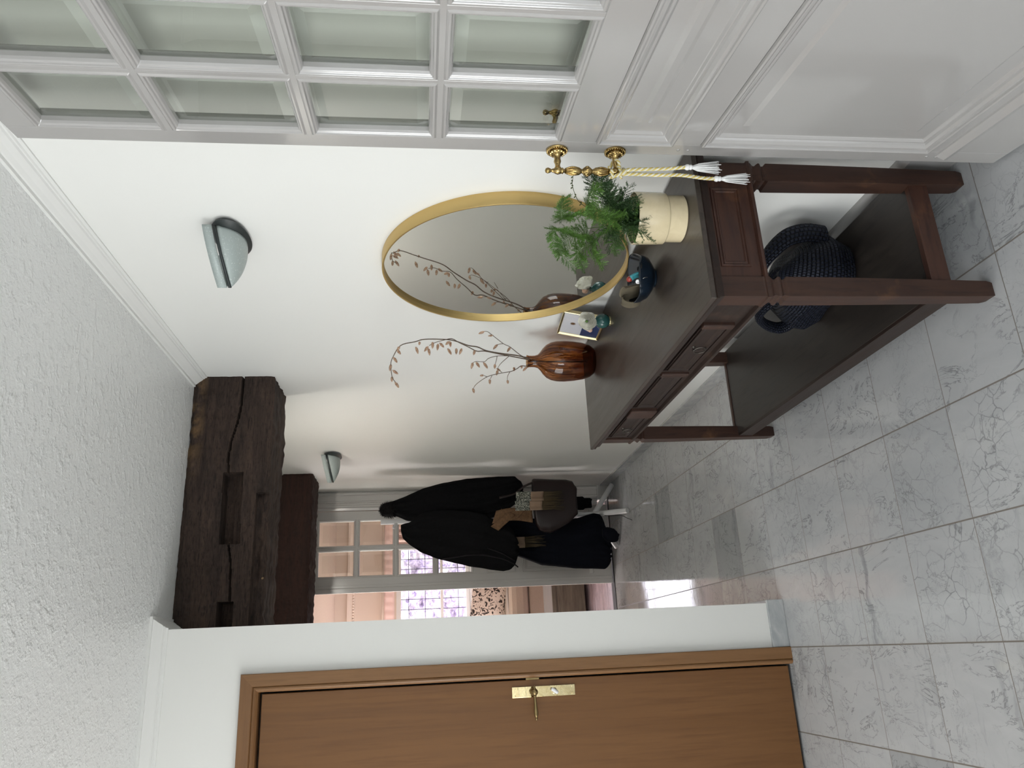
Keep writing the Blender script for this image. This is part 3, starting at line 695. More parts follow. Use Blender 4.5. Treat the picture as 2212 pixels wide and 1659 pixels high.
# ------------------------------------------------------------------ plant skeletons (metres)
BR = {'main': [(1.058,2.724,1.014),(1.056,2.682,1.055),(1.05,2.64,1.131),(1.045,2.601,1.185),(1.04,2.552,1.221),(1.035,2.526,1.255),(1.03,2.471,1.305),(1.02,2.433,1.345),(1.01,2.408,1.41),(1.0,2.405,1.442),(.985,2.401,1.49),(.965,2.453,1.517),(.95,2.485,1.526),(.935,2.565,1.525),(.925,2.6,1.514)],
      'second': [(1.06,2.733,1.012),(1.055,2.66,1.129),(1.05,2.617,1.189),(1.05,2.617,1.219),(1.045,2.564,1.253),(1.04,2.509,1.29),(1.035,2.463,1.316),(1.03,2.464,1.345),(1.02,2.46,1.373),(1.015,2.475,1.394)],
      'up': [(1.063,2.717,1.019),(1.065,2.702,1.044),(1.075,2.639,1.093),(1.08,2.618,1.12),(1.09,2.563,1.164),(1.095,2.54,1.185),(1.095,2.54,1.198)],
      'up2': [(1.08,2.618,1.12),(1.078,2.618,1.135),(1.078,2.627,1.142)],
      'mid': [(1.05,2.666,1.1),(1.03,2.616,1.145),(1.01,2.587,1.179),(.995,2.582,1.196),(.98,2.54,1.229),(.975,2.544,1.241)],
      'mid2': [(1.05,2.667,1.094),(1.03,2.655,1.113),(1.01,2.649,1.132),(1.0,2.674,1.141)],
      'mid3': [(1.03,2.617,1.145),(1.02,2.644,1.147),(1.01,2.657,1.151)],
      'low': [(1.055,2.786,1.008),(1.045,2.759,1.038),(1.03,2.752,1.057),(1.01,2.727,1.084),(.99,2.692,1.129),(.965,2.659,1.18),(.94,2.667,1.22),(.93,2.693,1.232)],
      'low2': [(1.01,2.731,1.087),(1.0,2.753,1.094),(.995,2.791,1.091)],
      'low3': [(.97,2.665,1.163),(.965,2.688,1.168)],
      'low4': [(.965,2.659,1.183),(.96,2.629,1.199)],
      'low5': [(.99,2.68,1.124),(.985,2.638,1.142)]}
BUDS = [(.922,2.592,1.515,.918,2.646,1.502),(.935,2.572,1.525,.931,2.617,1.528),(.94,2.519,1.52,.936,2.549,1.501),(.95,2.489,1.526,.946,2.548,1.533),(.962,2.452,1.516,.958,2.496,1.503),(.98,2.403,1.495,.976,2.426,1.503),(.98,2.429,1.503,.976,2.462,1.49),(1.0,2.455,1.44,.996,2.511,1.432),(1.0,2.408,1.427,.996,2.428,1.429),(1.01,2.475,1.399,1.006,2.514,1.413),(1.01,2.494,1.397,1.006,2.553,1.392),(1.015,2.448,1.383,1.011,2.501,1.383),(1.02,2.477,1.364,1.016,2.53,1.366),(1.02,2.467,1.358,1.016,2.5,1.341),(1.03,2.478,1.325,1.026,2.499,1.339),(1.03,2.478,1.322,1.026,2.522,1.319),(1.03,2.544,1.328,1.026,2.596,1.312),(1.035,2.557,1.297,1.031,2.605,1.296),(1.035,2.557,1.278,1.031,2.609,1.285),(1.045,2.599,1.228,1.041,2.639,1.231),(1.095,2.54,1.197,1.091,2.554,1.218),(1.09,2.563,1.164,1.086,2.56,1.183),(1.078,2.625,1.142,1.074,2.664,1.156),(1.075,2.646,1.092,1.071,2.683,1.101),(.975,2.544,1.241,.971,2.599,1.244),(.98,2.55,1.228,.976,2.597,1.211),(.995,2.593,1.198,.991,2.649,1.177),(1.01,2.653,1.151,1.006,2.688,1.149),(1.0,2.67,1.142,.996,2.68,1.128),(1.0,2.69,1.138,.996,2.737,1.139),(.93,2.693,1.233,.926,2.736,1.225),(.96,2.629,1.198,.956,2.622,1.207),(.965,2.693,1.169,.961,2.737,1.165),(.995,2.787,1.091,.991,2.817,1.086),(1.03,2.739,1.069,1.026,2.77,1.066),(1.045,2.759,1.037,1.041,2.782,1.034),(1.05,2.789,1.012,1.046,2.825,1.026)]
FR = {'R up': [(1.04,1.654,.921),(1.05,1.606,.972),(1.06,1.564,1.008),(1.065,1.529,1.019)],
      'R up2': [(1.04,1.636,.926),(1.04,1.557,.984),(1.04,1.518,1.004),(1.075,1.53,.991)],
      'R3': [(1.04,1.636,.915),(1.05,1.592,.955),(1.06,1.557,.978),(1.06,1.522,.971)],
      'stem top': [(1.04,1.635,1.003),(1.05,1.615,1.031),(1.07,1.587,1.048),(1.08,1.572,1.05),(1.1,1.558,1.048)],
      'topL arch': [(1.03,1.696,.933),(1.0,1.663,.995),(.97,1.636,1.033),(.93,1.61,1.08),(.9,1.611,1.086),(.88,1.658,1.04)],
      'topL2': [(1.03,1.676,.938),(.99,1.681,.992),(.96,1.631,1.049),(.93,1.552,1.105),(.91,1.573,1.109),(.9,1.619,1.094)],
      'topL3': [(1.03,1.658,.952),(1.0,1.594,1.033),(.97,1.568,1.084),(.95,1.489,1.099),(.94,1.435,1.102)],
      'topL4': [(1.03,1.696,.933),(.97,1.674,.985),(.93,1.644,1.03),(.91,1.648,1.035),(.9,1.691,1.012)],
      'L low': [(1.02,1.698,.913),(.96,1.637,.983),(.94,1.661,.994),(.92,1.665,.983),(.91,1.696,.962)],
      'L low2': [(1.02,1.718,.897),(.98,1.69,.929),(.96,1.716,.918)],
      'brightC': [(1.02,1.652,.924),(.97,1.544,.993),(.95,1.493,1.039),(.94,1.417,1.048),(.94,1.396,1.037)],
      'bright2': [(1.02,1.652,.924),(.96,1.556,.987),(.94,1.497,1.032),(.93,1.449,1.046)],
      'down': [(1.0,1.644,.882),(.97,1.613,.888),(.96,1.623,.866),(.955,1.646,.839)],
      'Rlow': [(1.04,1.653,.88),(1.06,1.656,.909),(1.08,1.636,.905),(1.09,1.602,.901)],
      'Rlow2': [(1.04,1.654,.901),(1.06,1.657,.923),(1.08,1.644,.93)],
      'Rlow3': [(1.04,1.654,.901),(1.06,1.636,.953),(1.07,1.595,.965),(1.08,1.592,.961)]}

# ------------------------------------------------------------------ things on the table
TZ = .750
VC = Vector((1.061, 2.754, TZ))
vs = [(.0001,.006),(.034,.004),(.042,.000),(.053,.006),(.064,.022),(.0725,.050),(.0775,.085),(.0795,.120),(.0785,.150),(.0735,.172),(.064,.190),(.050,.204),(.036,.214),(.0265,.223),(.0230,.234),(.0222,.246),(.0226,.258),(.0252,.266)]
o = MB().lathe(vs, VC, (0,0,1), 64, cap=False).build('glass_vase', 'amber_glass', smooth=True, org=VC)
tag(o, 'brown tortoiseshell glass bottle vase at the far end of the table, behind the picture frame', 'vase')
root = empty('dried_branch', BR['main'][0], 'arching bare branch with copper buds standing in the brown glass vase', 'branch')
mb = MB()
inside = [(1.066, 2.775, .775), (1.062, 2.760, .90), (1.060, 2.750, 1.0)]
def stem(k, r0, r1, pre=None):
    p = smooth_path((pre or [])+BR[k], 5); n = len(p); mb.tube(p, [r0+(r1-r0)*i/(n-1) for i in range(n)], 7)
stem('main', .0030, .0012, inside); stem('second', .0026, .0010, inside[1:])
stem('up', .0017, .0009, [(1.060, 2.75, .98)]); stem('low', .0018, .0009, [(1.062, 2.757, .97)])
for k in ('up2','mid','mid2','mid3','low2','low3','low4','low5'): stem(k, .0013, .0008)
mb.build('stem', 'bark_brown', root, smooth=True)
for b in BUDS:
    a, c = Vector(b[:3]), Vector(b[3:]); d = c-a; L = d.length; q = d.normalized()
    t = MB(); L2 = max(L, .020)*.92; w = min(.0046, L2*.20)
    t.lathe([(w*.15,-.004),(w*.35,0),(w*.85,L2*.25),(w,L2*.45),(w*.8,L2*.7),(w*.35,L2*.9),(w*.05,L2)], a, q, 9)
    u = q.orthogonal().normalized(); v = q.cross(u)
    for k in range(3):     # overlapping bud scales
        e = (u*math.cos(k*2.1)+v*math.sin(k*2.1)); t.lathe([(w*.2,0),(w*.7,L2*.22),(w*.60,L2*.48),(w*.05,L2*.80+k*.001)], a+e*w*.36, (q+e*.04), 7)
    t.build('bud', 'bud_copper', root, smooth=True)
# picture frame
fr_ = empty('picture_frame', (1.135, 2.585, TZ), 'small gold framed white and navy card with a brown star, beside the glass vase', 'picture frame')
bl, br_, tp = Vector((1.114, 2.664, TZ)), Vector((1.132, 2.505, TZ)), None
wv = (br_-bl).normalized(); nrm = Vector((-abs(wv.y), -abs(wv.x)*1, 0)); nrm = Vector((wv.y, -wv.x, 0)); nrm = nrm if nrm.x < 0 else -nrm
upv = (Vector((0,0,1)) - nrm*.21).normalized(); nn = wv.cross(upv); nn = nn if nn.x < 0 else -nn
FW, FH = (br_-bl).length, .158
M4 = Matrix(((wv.x, nn.x, upv.x, bl.x), (wv.y, nn.y, upv.y, bl.y), (wv.z, nn.z, upv.z, bl.z+.001), (0,0,0,1)))
mb = MB(M4); ring(mb, (0, FW, 0, FH), [(0,-.008),(0,.004),(.002,.0055),(.006,.004),(.008,.001),(.008,-.008)]); mb.build('frame_rim', 'pale_gold', fr_)
MB(M4).box(.005, FW-.005, -.007, -.0015, .072, FH-.005).build('card_upper', 'paper_white', fr_)
MB(M4).box(.005, FW-.005, -.007, -.0012, .005, .072).build('card_lower', 'paper_navy', fr_)
mb = MB(M4); c2 = (FW*.5, .110)
pts = []
for k in range(24): a = 2*PI*k/24; r = .0115 if k % 2 == 0 else .0052; pts.append((c2[0]+r*math.cos(a), -.0008, c2[1]+r*math.sin(a)))
mb.add(pts+[(p[0], -.0016, p[2]) for p in pts], [tuple(range(24))]+[(i, (i+1)%24, 24+(i+1)%24, 24+i) for i in range(24)]); mb.build('star_print', 'print_brown', fr_)
mb = MB(M4); mb.box(.006, FW-.006, .0012, .0016, .006, FH-.006); mb.build('cover_glass', 'clear_glass', fr_)
mb = MB(M4); mb.loft([[(FW*.4, -.008, .12), (FW*.6, -.008, .12), (FW*.62, -.0085, .118), (FW*.38, -.0085, .118)], [(FW*.4, -.048, .013), (FW*.6, -.048, .013), (FW*.6, -.050, .011), (FW*.4, -.050, .011)]]); mb.build('easel_stand', 'pale_gold', fr_)
# bud vase with ranunculus
BC = Vector((1.100, 2.458, TZ))
bv = empty('bud_vase', BC, 'small round dark green vase holding a cream ranunculus, in front of the picture frame', 'vase')
MB().lathe([(.0001,.0035),(.011,.0035),(.020,.009),(.0255,.020),(.0265,.030),(.0240,.041),(.017,.050),(.0095,.055),(.0082,.059),(.0095,.063),(.0080,.064),(.006,.056)], BC, (0,0,1), 36).build('body', 'teal_glaze', bv, smooth=True)
MB().lathe([(.016,0),(.017,.002),(.0165,.0045),(.015,.005)], BC, (0,0,1), 30).build('foot_ring', 'pale_gold', bv, smooth=True, autos=40)
fl = empty('ranunculus', (BC.x, BC.y, TZ+.06), 'cream ranunculus bloom with a pink bud beside it, in the small green vase', 'flower')
FCn = BC+Vector((-.008, -.022, .086)); fax = Vector((-.55, -.72, .55)).normalized()
def bloom(c, ax, R, layers, mat, name, parent):
    mb = MB(); a = ax.orthogonal().normalized(); b = ax.cross(a)
    for L, n in enumerate(layers):
        rr = R*(1-.78*L/len(layers)); hh = R*(.10+.55*L/len(layers))
        for k in range(n):
            t0 = 2*PI*(k+L*.37)/n; wdt = 2*PI/n*.78
            def pf(u, v):
                th = t0+(u-.5)*2*wdt; e = 1-abs(u-.5)**2.2*2.2
                r = rr*(.30+.70*math.sin(v*PI/2)); h = hh-R*.62*(1-v)**1.3*(1-.3*L/len(layers))+R*.14*v*e+.0016*math.sin(th*7+L)
                return c+(a*math.cos(th)+b*math.sin(th))*r*(1+.05*math.sin(th*5+L*2))+ax*h
            mb.grid(pf, 7, 5)
    return mb.build(name, mat, parent, smooth=True)
bloom(FCn, fax, .034, [5, 6, 6, 6, 5, 5, 4, 3], 'petal_cream', 'petals', fl)
MB().ball(FCn+fax*.014, .0048, 10).build('flower_centre', 'fern_green', fl, smooth=True)
bloom(BC+Vector((-.014, .030, .072)), Vector((-.3, .75, .5)).normalized(), .017, [4, 4, 3], 'petal_pink', 'pink_bud', fl)
mb = MB(); mb.tube(smooth_path([BC+Vector((0,0,.03)), BC+Vector((-.002,-.004,.062)), FCn-fax*.012], 4), .0016, 6); mb.tube(smooth_path([BC+Vector((0,0,.04)), BC+Vector((0,.008,.064)), BC+Vector((-.010,.022,.066))], 4), .0013, 6)
mb.build('stalk', 'fern_stem', fl, smooth=True)
# blue glazed bowl with pouch
BW = Vector((1.000, 1.932, TZ))
mb = MB(); pr = [(.0001,.000),(.026,.0),(.028,.003),(.026,.006),(.042,.012),(.060,.026),(.069,.044),(.0715,.060),(.0705,.063),(.068,.060),(.060,.034),(.042,.018),(.0001,.014)]
seg = 56; rings = []
for r, h in pr:
    rings.append([BW+Vector(((r*(1+(.05 if h > .03 else 0)*math.cos(5*t))*math.cos(t)), r*(1+(.05 if h > .03 else 0)*math.cos(5*t))*math.sin(t), h*(1+.05*math.sin(3*t+1)*(r > .06)))) for t in [2*PI*i/seg for i in range(seg)]])
mb.loft(rings); o = mb.build('glazed_bowl', 'blue_glaze', smooth=True, org=BW); tag(o, 'dark blue glazed pottery bowl on the table beside the plant pot', 'bowl')
mb = MB()
def pouch(u, v):
    t = (u-.5); y = BW.y+.018+t*.086; wv_ = .012*math.sin((u)*PI*1.35)
    return (BW.x-.030+wv_-.014*v+.004*math.sin(u*9), y+.006*v, BW.z+.030+.068*v*(1-.06*math.cos(u*7))-.010*max(0, u-.6)*v*3)
mb.grid(pouch, 26, 12)
def flap(u, v):
    th = PI*(.15+1.25*v); return (BW.x-.050+.016*math.cos(th)-.004*u, BW.y+.030+.030*u-.010*v, BW.z+.064+.027*math.sin(th)+.002*math.sin(u*6))
mb.grid(flap, 12, 14)
o = mb.build('suede_pouch', 'olive_suede', smooth=True, solid=.0022, org=(BW.x-.01, BW.y, BW.z+.05)); tag(o, 'folded olive suede pouch tucked into the dark blue bowl', 'pouch')
kr = empty('key_fob', (BW.x-.01, BW.y-.045, BW.z+.04), 'teal and red enamel key fob on a steel ring in the dark blue bowl', 'key fob')
mb = MB()
def fob(u, v): return (BW.x-.022+.012*math.sin(v*3), BW.y-.026-.030*(1-u)*(1-.3*v), BW.z+.034+.052*v-.010*u*v)
mb.grid(fob, 8, 8); mb.build('teal_tab', 'teal_enamel', kr, smooth=True, solid=.006)
MB().ball((BW.x-.018, BW.y-.028, BW.z+.083), .0105, 12, sc=(.8,1.1,.8)).build('red_bead', 'red_enamel', kr, smooth=True)
MB().lathe([(.0075,0),(.0075,.003),(.0035,.0035),(.003,.001)], (BW.x-.031, BW.y-.040, BW.z+.062), (-1,-.4,.2), 20).build('white_eye', 'white_plastic', kr, smooth=True, autos=40)
mb = MB(); mb.tube([(BW.x-.030+.003*math.sin(t*2), BW.y-.045+.015*math.cos(t), BW.z+.048+.015*math.sin(t)) for t in [2*PI*i/28 for i in range(29)]], .0011, 6)
mb.tube([(BW.x-.028, BW.y-.028+.009*math.cos(t), BW.z+.042+.009*math.sin(t)) for t in [2*PI*i/20 for i in range(21)]], .0009, 6); mb.build('steel_ring', 'chrome', kr, smooth=True)
# potted asparagus fern
PC = Vector((1.037, 1.673, TZ))
pf_ = empty('potted_fern', PC, 'feathery green asparagus fern in a glossy cream pot at the near end of the table', 'potted plant')
MB().lathe([(.0001,0),(.0580,0),(.0600,.002),(.0603,.044),(.0610,.0465),(.0650,.0485),(.0665,.051),(.0670,.124),(.0665,.1275),(.0648,.1285),(.0630,.1265),(.0615,.10),(.0600,.095),(.0001,.095)], PC, (0,0,1), 72).build('pot', 'cream_glaze', pf_, smooth=True, autos=35)
MB().lathe([(.0001,.108),(.0600,.104)], PC, (0,0,1), 32).build('soil', 'soil', pf_)
rnd = random.Random(11)
def frond(pts, mat, size=1.0, start=.22, dens=1.0):
    p = smooth_path(pts, 8); mb = MB(); n = len(p)
    mb.tube(p, [.0011*(1-.6*i/n) for i in range(n)], 5)
    L = sum((b-a).length for a, b in zip(p, p[1:])); m = int(L/.0042*dens)
    side = Vector((rnd.uniform(-1,1), rnd.uniform(-1,1), rnd.uniform(-.4,.4)))
    for k in range(m):
        u = start+(1-start)*k/m; i = min(int(u*(n-1)), n-2); f_ = u*(n-1)-i; c = p[i].lerp(p[i+1], f_); t = (p[i+1]-p[i]).normalized()
        s1 = t.cross(side).normalized() if k % 2 else -t.cross(side).normalized()
        s1 = (s1+Vector((rnd.uniform(-.5,.5), rnd.uniform(-.5,.5), rnd.uniform(-.5,.4)))*.7+t*.75).normalized()
        bl_ = size*(.034*math.sin(min(1, (1-u)*1.25+.12)*PI/2)*rnd.uniform(.6, 1.1)+.004)
        e = c+s1*bl_+Vector((0,0,-bl_*.22)); nb = t.cross(s1).normalized()
        w = .0004; mb.add([c+nb*w, c-nb*w, e], [(0,1,2)])
        q = max(3, int(bl_/.0020))
        for j in range(1, q+1):
            x = c.lerp(e, j/q)
            for sgn in (-1, 1):
                d = (nb*sgn*rnd.uniform(.3,1)+s1*.8+t.cross(nb)*rnd.uniform(-.8,.8)).normalized()*size*rnd.uniform(.0045,.0085)
                pw = s1.cross(d).normalized()*.00038*1.5
                mb.add([x+pw, x+d*.5+pw, x+d, x+d*.5-pw, x-pw], [(0,1,2,3,4)])
    return mb.build('frond', mat, pf_)
for k, v in FR.items():
    if k == 'stem top':
        mb = MB(); q = smooth_path(v, 6); mb.tube(q, [.0010*(1-.5*i/len(q)) for i in range(len(q))], 5)
        for i in range(4, len(q), 4):
            for sg in (-1, 1): mb.add([q[i], q[i]+Vector((0,.004*sg,.004)), q[i]+Vector((0,.011*sg,.003)), q[i]+Vector((0,.005*sg,-.001))], [(0,1,2,3)])
        mb.build('bare_shoot', 'fern_stem', pf_); continue
    pts = [PC+Vector((rnd.uniform(-.02,.02), rnd.uniform(-.02,.02), .10))]+[Vector(a) for a in v]
    frond(pts, 'fern_green' if k.startswith(('topL', 'bright', 'L low')) else 'fern_dark', 1.0 if not k.startswith('down') else .7, .35 if k.startswith('topL') else .2, 1.0)
for i in range(26):
    a = rnd.uniform(0, 2*PI); r = rnd.uniform(.02, .075); h = rnd.uniform(.03, .105)
    c = PC+Vector((-.012, -.005, .10)); t = Vector((math.cos(a)*r, math.sin(a)*r*1.15, h))
    if c.x+t.x > XR-.03: continue
    frond([c, c+Vector((t.x*.3, t.y*.3, h*.6)), c+Vector((t.x*.75, t.y*.75, h*.98)), c+Vector((t.x*1.25, t.y*1.25, h*.9))], 'fern_dark' if i % 4 else 'fern_green', .85, .12, .95)

# ------------------------------------------------------------------ woven bag on the shelf
BG = Vector((1.035, 2.035, .154))
bgr = empty('woven_handbag', BG, 'slouchy dark navy woven leather handbag lying on the low shelf behind the table leg', 'handbag')
def bag_xyz(u, v):
    # u round (0..1), v from base to rolled top
    th = 2*PI*u; T = [(0,.130,.070,0),(.06,.170,.092,.010),(.25,.198,.108,.060),(.5,.192,.102,.120),(.75,.160,.072,.170),(.92,.120,.038,.190),(1,.095,.016,.182)]
    hy, hx, z = lerp(T, v); c, s = math.cos(th), math.sin(th)
    e = 2/2.5; y = hy*math.copysign(abs(c)**e, c); x = hx*math.copysign(abs(s)**e, s)
    fold = .013*math.sin(3*th+4*v)+.007*math.sin(7*th-3*v)
    x += fold*(1-.4*v)*abs(s); z += .022*v*math.sin(2*th+.6)-.045*v*max(0, c*.9)+.018*v*max(0,-c)
    z = max(z, .0015)
    return BG+Vector((x+.010*c, y*(1-.02)-.012*v, z))
mb = MB(); NU, NV = 120, 48
mb.grid(lambda u, v: bag_xyz(u, v), NU, NV)
mb.build('bag_body', 'woven_leather', bgr, smooth=True, uvfn=lambda i: ((i//(NV+1))/NU*3.2, (i % (NV+1))/NV*1.5))
def strap(pts, w, name):
    p = smooth_path(pts, 8); n = len(p); mb = MB(); R_ = 14
    up = Vector((1, 0, 0)); rings = []
    for i in range(n):
        t = (p[min(i+1,n-1)]-p[max(i-1,0)]).normalized(); a = (up-t*up.dot(t)).normalized(); b = t.cross(a)
        ww = w*(1+.25*abs(2*i/n-1)); rings.append([p[i]+a*math.cos(2*PI*j/R_)*ww+b*math.sin(2*PI*j/R_)*.013 for j in range(R_)])
    mb.loft(rings); nn_ = R_
    return mb.build(name, 'woven_leather', bgr, smooth=True, uvfn=lambda i: ((i//nn_)/n*1.6, (i % nn_)/nn_*.9))
strap([(1.115,1.875,.235),(1.115,1.862,.300),(1.10,1.868,.360),(1.07,1.905,.400),(1.05,1.955,.408),(1.035,2.01,.400),(1.025,2.06,.365),(1.025,2.08,.325)], .026, 'handle')
strap([(.99,1.96,.300),(.972,1.99,.350),(.958,2.03,.380),(.950,2.09,.375),(.945,2.14,.330),(.945,2.165,.275),(.955,2.14,.245),(.975,2.08,.255)], .018, 'handle')

# ------------------------------------------------------------------ coat rack with garments
RK = Vector((.908, 5.44, 0))
rk = empty('coat_rack', RK, 'white tripod coat rack loaded with dark coats in front of the far glazed door', 'coat rack')
MB().tube([(.912, 5.44, .17), (.911, 5.44, .30), (.9, 5.44, 1.718)], .0195, 20).build('pole', 'white_lacquer', rk, smooth=True, autos=40)
MB().lathe([(.0225,.285),(.0225,.325)], (.911, 5.44, 0), (0,0,1), 20).build('pole_collar', 'white_lacquer', rk, smooth=True, autos=40)
for e in ((1.145, 5.556), (.887, 5.18), (.690, 5.575)):
    MB().tube([(.911, 5.44, .20), (e[0], e[1], .0195)], .0185, 16).build('foot', 'white_lacquer', rk, smooth=True, autos=40)
for a in range(6):
    t = a*PI/3+.4; z = 1.60-.13*(a % 3); MB().tube([(.902, 5.44, z), (.902+.055*math.cos(t), 5.44+.055*math.sin(t), z+.03)], [.011, .010], 12).build('peg', 'white_lacquer', rk, smooth=True, autos=40)
def garment(name, T, yc, dep, mat, label, cat, nf=7, fold=.012, seed=0, seg=72, n=60, parent=None, front=.0, pw=2.3, wig=.003):
    """T: (z, xl, xr) silhouette; hangs as a closed folded body"""
    z0 = min(t[0] for t in T); z1 = max(t[0] for t in T); mb = MB(); rings = []
    for i in range(n+1):
        v = i/n; z = z0+(z1-z0)*v; xl, xr = lerp(T, z); cx, hw = (xl+xr)/2, (xr-xl)/2
        d = dep*(.35+.65*min(1, hw/.10)); amp = fold*min(1, hw/.06)
        rr = []
        for j in range(seg):
            th = 2*PI*j/seg; c, s = math.cos(th), math.sin(th); e = 2/pw
            X = hw*math.copysign(abs(c)**e, c); Y = d*math.copysign(abs(s)**e, s)
            k = amp*(math.sin(nf*c*2.2+seed+1.5*noise.noise(Vector((z*2.5, seed, 0))))+.5*math.sin(2*nf*c+z*6+seed*2))*(1.15-v*.6)
            w_ = wig*noise.noise(Vector((z*14, seed*3, c*2)))
            rr.append((cx+X*(1+w_)+w_, yc+front*(1-v)+Y+k*abs(s), z+.006*math.sin(nf*2*c+seed)*(1-v)*(i < 2)))
        rings.append(rr)
    mb.loft(rings)
    o = mb.build(name, mat, parent, smooth=True, org=(sum(t[1]+t[2] for t in T)/2/len(T), yc, z0))
    if parent is None: tag(o, label, cat)
    return o
TA = [(1.70,.919,1.002),(1.655,.925,1.017),(1.611,.92,1.028),(1.532,.885,1.059),(1.42,.87,1.108),(1.275,.866,1.144),(1.113,.855,1.168),(.949,.886,1.176),(.849,.932,1.178),(.775,.982,1.178),(.742,1.021,1.147),(.725,1.06,1.107)]
coatA = garment('winter_coat', TA, 5.325, .045, 'black_wool', 'black coat with a fur collar hanging on the right of the coat rack', 'coat', 6, .010, 1)
mb = MB(); rf = random.Random(3); cF = (.965, 5.33, 1.655)
mb.ball(cF, .048, 16, sc=(1.05,1.0,1.35))
for k in range(1500):
    a = rf.uniform(0, 2*PI); h = rf.uniform(-1, 1); q = math.sqrt(1-h*h); n_ = Vector((q*math.cos(a), q*math.sin(a), h*1.35)); b_ = Vector(cF)+n_*.047
    t = n_.normalized()*rf.uniform(.012,.024)+Vector((rf.uniform(-.004,.004), rf.uniform(-.004,.004), -.004)); s1 = t.orthogonal().normalized()*.0012
    mb.add([b_+s1, b_-s1, b_+t], [(0,1,2)])
mb.build('fur_collar', 'fur_black', coatA)
TB = [(1.577,.822,.866),(1.564,.774,.872),(1.517,.728,.882),(1.438,.673,.94),(1.342,.632,.96),(1.231,.6,.96),(1.119,.571,.95),(.985,.545,.92),(.959,.54,.90),(.879,.528,.868),(.831,.536,.84),(.792,.569,.797),(.77,.631,.726)]
k_ = 5.21/5.38; TB = [(1.418+(z-1.418)*k_, a*k_, b*k_) for z, a, b in TB]
coatB = garment('satin_lined_coat', TB, 5.21, .045, 'black_wool', 'long black coat with a satin edge hanging on the left of the coat rack', 'coat', 5, .010, 4)
mb = MB(); e_ = smooth_path([(.60,5.185,1.30),(.62,5.165,1.10),(.60,5.160,.95),(.565,5.165,.85),(.53,5.17,.80)], 6)
mb.tube(e_, .007, 8, flat=.35); mb.tube(smooth_path([(.66,5.16,1.00),(.62,5.158,.90),(.57,5.165,.82)], 6), .006, 8, flat=.35); mb.build('satin_edge', 'black_satin', coatB, smooth=True)
TN = [(.918,.655,.83),(.788,.626,.888),(.708,.595,.888),(.613,.557,.876),(.468,.539,.865),(.371,.526,.868),(.222,.518,.905),(.17,.513,.895),(.146,.531,.823),(.125,.574,.71)]
garment('navy_skirt', TN, 5.36, .055, 'navy_cloth', 'long dark navy skirt hanging low beneath the coats, almost to the floor', 'skirt', 7, .012, 7)
TG = [(.675,.905,1.116),(.664,.80,1.122),(.640,.768,1.121),(.612,.756,1.120),(.57,.748,1.117),(.506,.772,1.113),(.44,.808,1.110),(.397,.848,1.098),(.374,.868,1.05)]
tb_ = garment('leather_tote', TG, 5.17, .045, 'brown_leather', 'smooth dark brown leather tote bag hanging low from the coat rack', 'handbag', 1, .002, 2, pw=3.2, wig=.0)
MB().tube(smooth_path([(1.10, 5.17, .66), (1.075, 5.19, .73), (1.03, 5.215, .80), (1.01, 5.235, .90)], 6), .011, 8, flat=.5).build('bag_strap', 'brown_leather', tb_, smooth=True)
sc1 = empty('fringed_scarf', (.95, 5.10, .79), 'beige fringed scarf with a green patterned band, falling in front of the brown bag', 'scarf')
def scarf_end(parent, xs, y, zt, zp, zb, zf, seed):
    r_ = random.Random(seed); xl, xr = xs
    for nm, a, b, mt in (('patterned_band', zp, zt, 'scarf_pattern'), ('beige_end', zb, zp, 'scarf_beige')):
        if b-a < .01: continue
        g = MB(); g.grid(lambda u, v: (xl+(xr-xl)*u, y-.006*math.sin(u*PI*2.5+seed)-.004*math.sin(u*9), a+(b-a)*v), 16, 6); g.build(nm, mt, parent, smooth=True, solid=.003)
    g = MB(); n = int((xr-xl)/.0042)
    for k in range(n):
        x = xl+(xr-xl)*(k+.5)/n; l = zb-zf+r_.uniform(-.02,.012)
        g.tube([(x, y, zb), (x+r_.uniform(-.004,.004), y-.004+r_.uniform(-.004,.004), zb-l*.5), (x+r_.uniform(-.008,.008), y+r_.uniform(-.004,.004), zb-l)], [.0022,.0022,.0014], 5)
    g.build('fringe', 'scarf_fringe', parent, smooth=True)
scarf_end(sc1, (.954, 1.018), 5.095, .80, .700, .612, .48, 1); scarf_end(sc1, (.890, .956), 5.090, .81, .712, .625, .485, 2)
sc2 = empty('fringed_scarf', (.70, 5.28, .79), 'short pinkish fringed scarf end hanging over the navy skirt, left of the brown bag', 'scarf')
scarf_end(sc2, (.672, .744), 5.285, .83, .83, .732, .595, 5)
mb = MB(); mb.grid(lambda u, v: (.815+.085*u+.02*math.sin(v*3), 5.140-.005*math.sin(u*7+v*3), .690+.275*v-.03*u*v), 14, 24)
mb.grid(lambda u, v: (.800+.10*v-.03*u, 5.140-.006*math.sin(v*3), .975-.13*v-.05*u*(1-.2*v)), 8, 16); mb.grid(lambda u, v: (.905-.06*math.sin(v*PI)+.012*u, 5.135+.005*u, .74+.16*v), 6, 14)
o = mb.build('suede_belt', 'tan_suede', smooth=True, solid=.004, org=(.86, 5.2, .67)); tag(o, 'crumpled tan suede belt tie hanging between the two black coats', 'belt')
garment('rolled_sleeve', [(.355,.927,1.02),(.30,.925,1.021),(.285,.935,1.008),(.245,.934,1.008),(.236,.94,1.0)], 5.32, .032, 'black_wool', 'rolled black sleeve poking out below the brown bag', 'sleeve', 1, .001, 2)
o = garment('coat_hood', [(.192,.714,.776),(.170,.69,.785),(.151,.682,.785),(.113,.68,.774),(.095,.686,.755),(.085,.70,.735)], 5.24, .045, 'navy_cloth', 'rounded dark hood dangling at the foot of the coat rack', 'hood', 1, .001, 3)
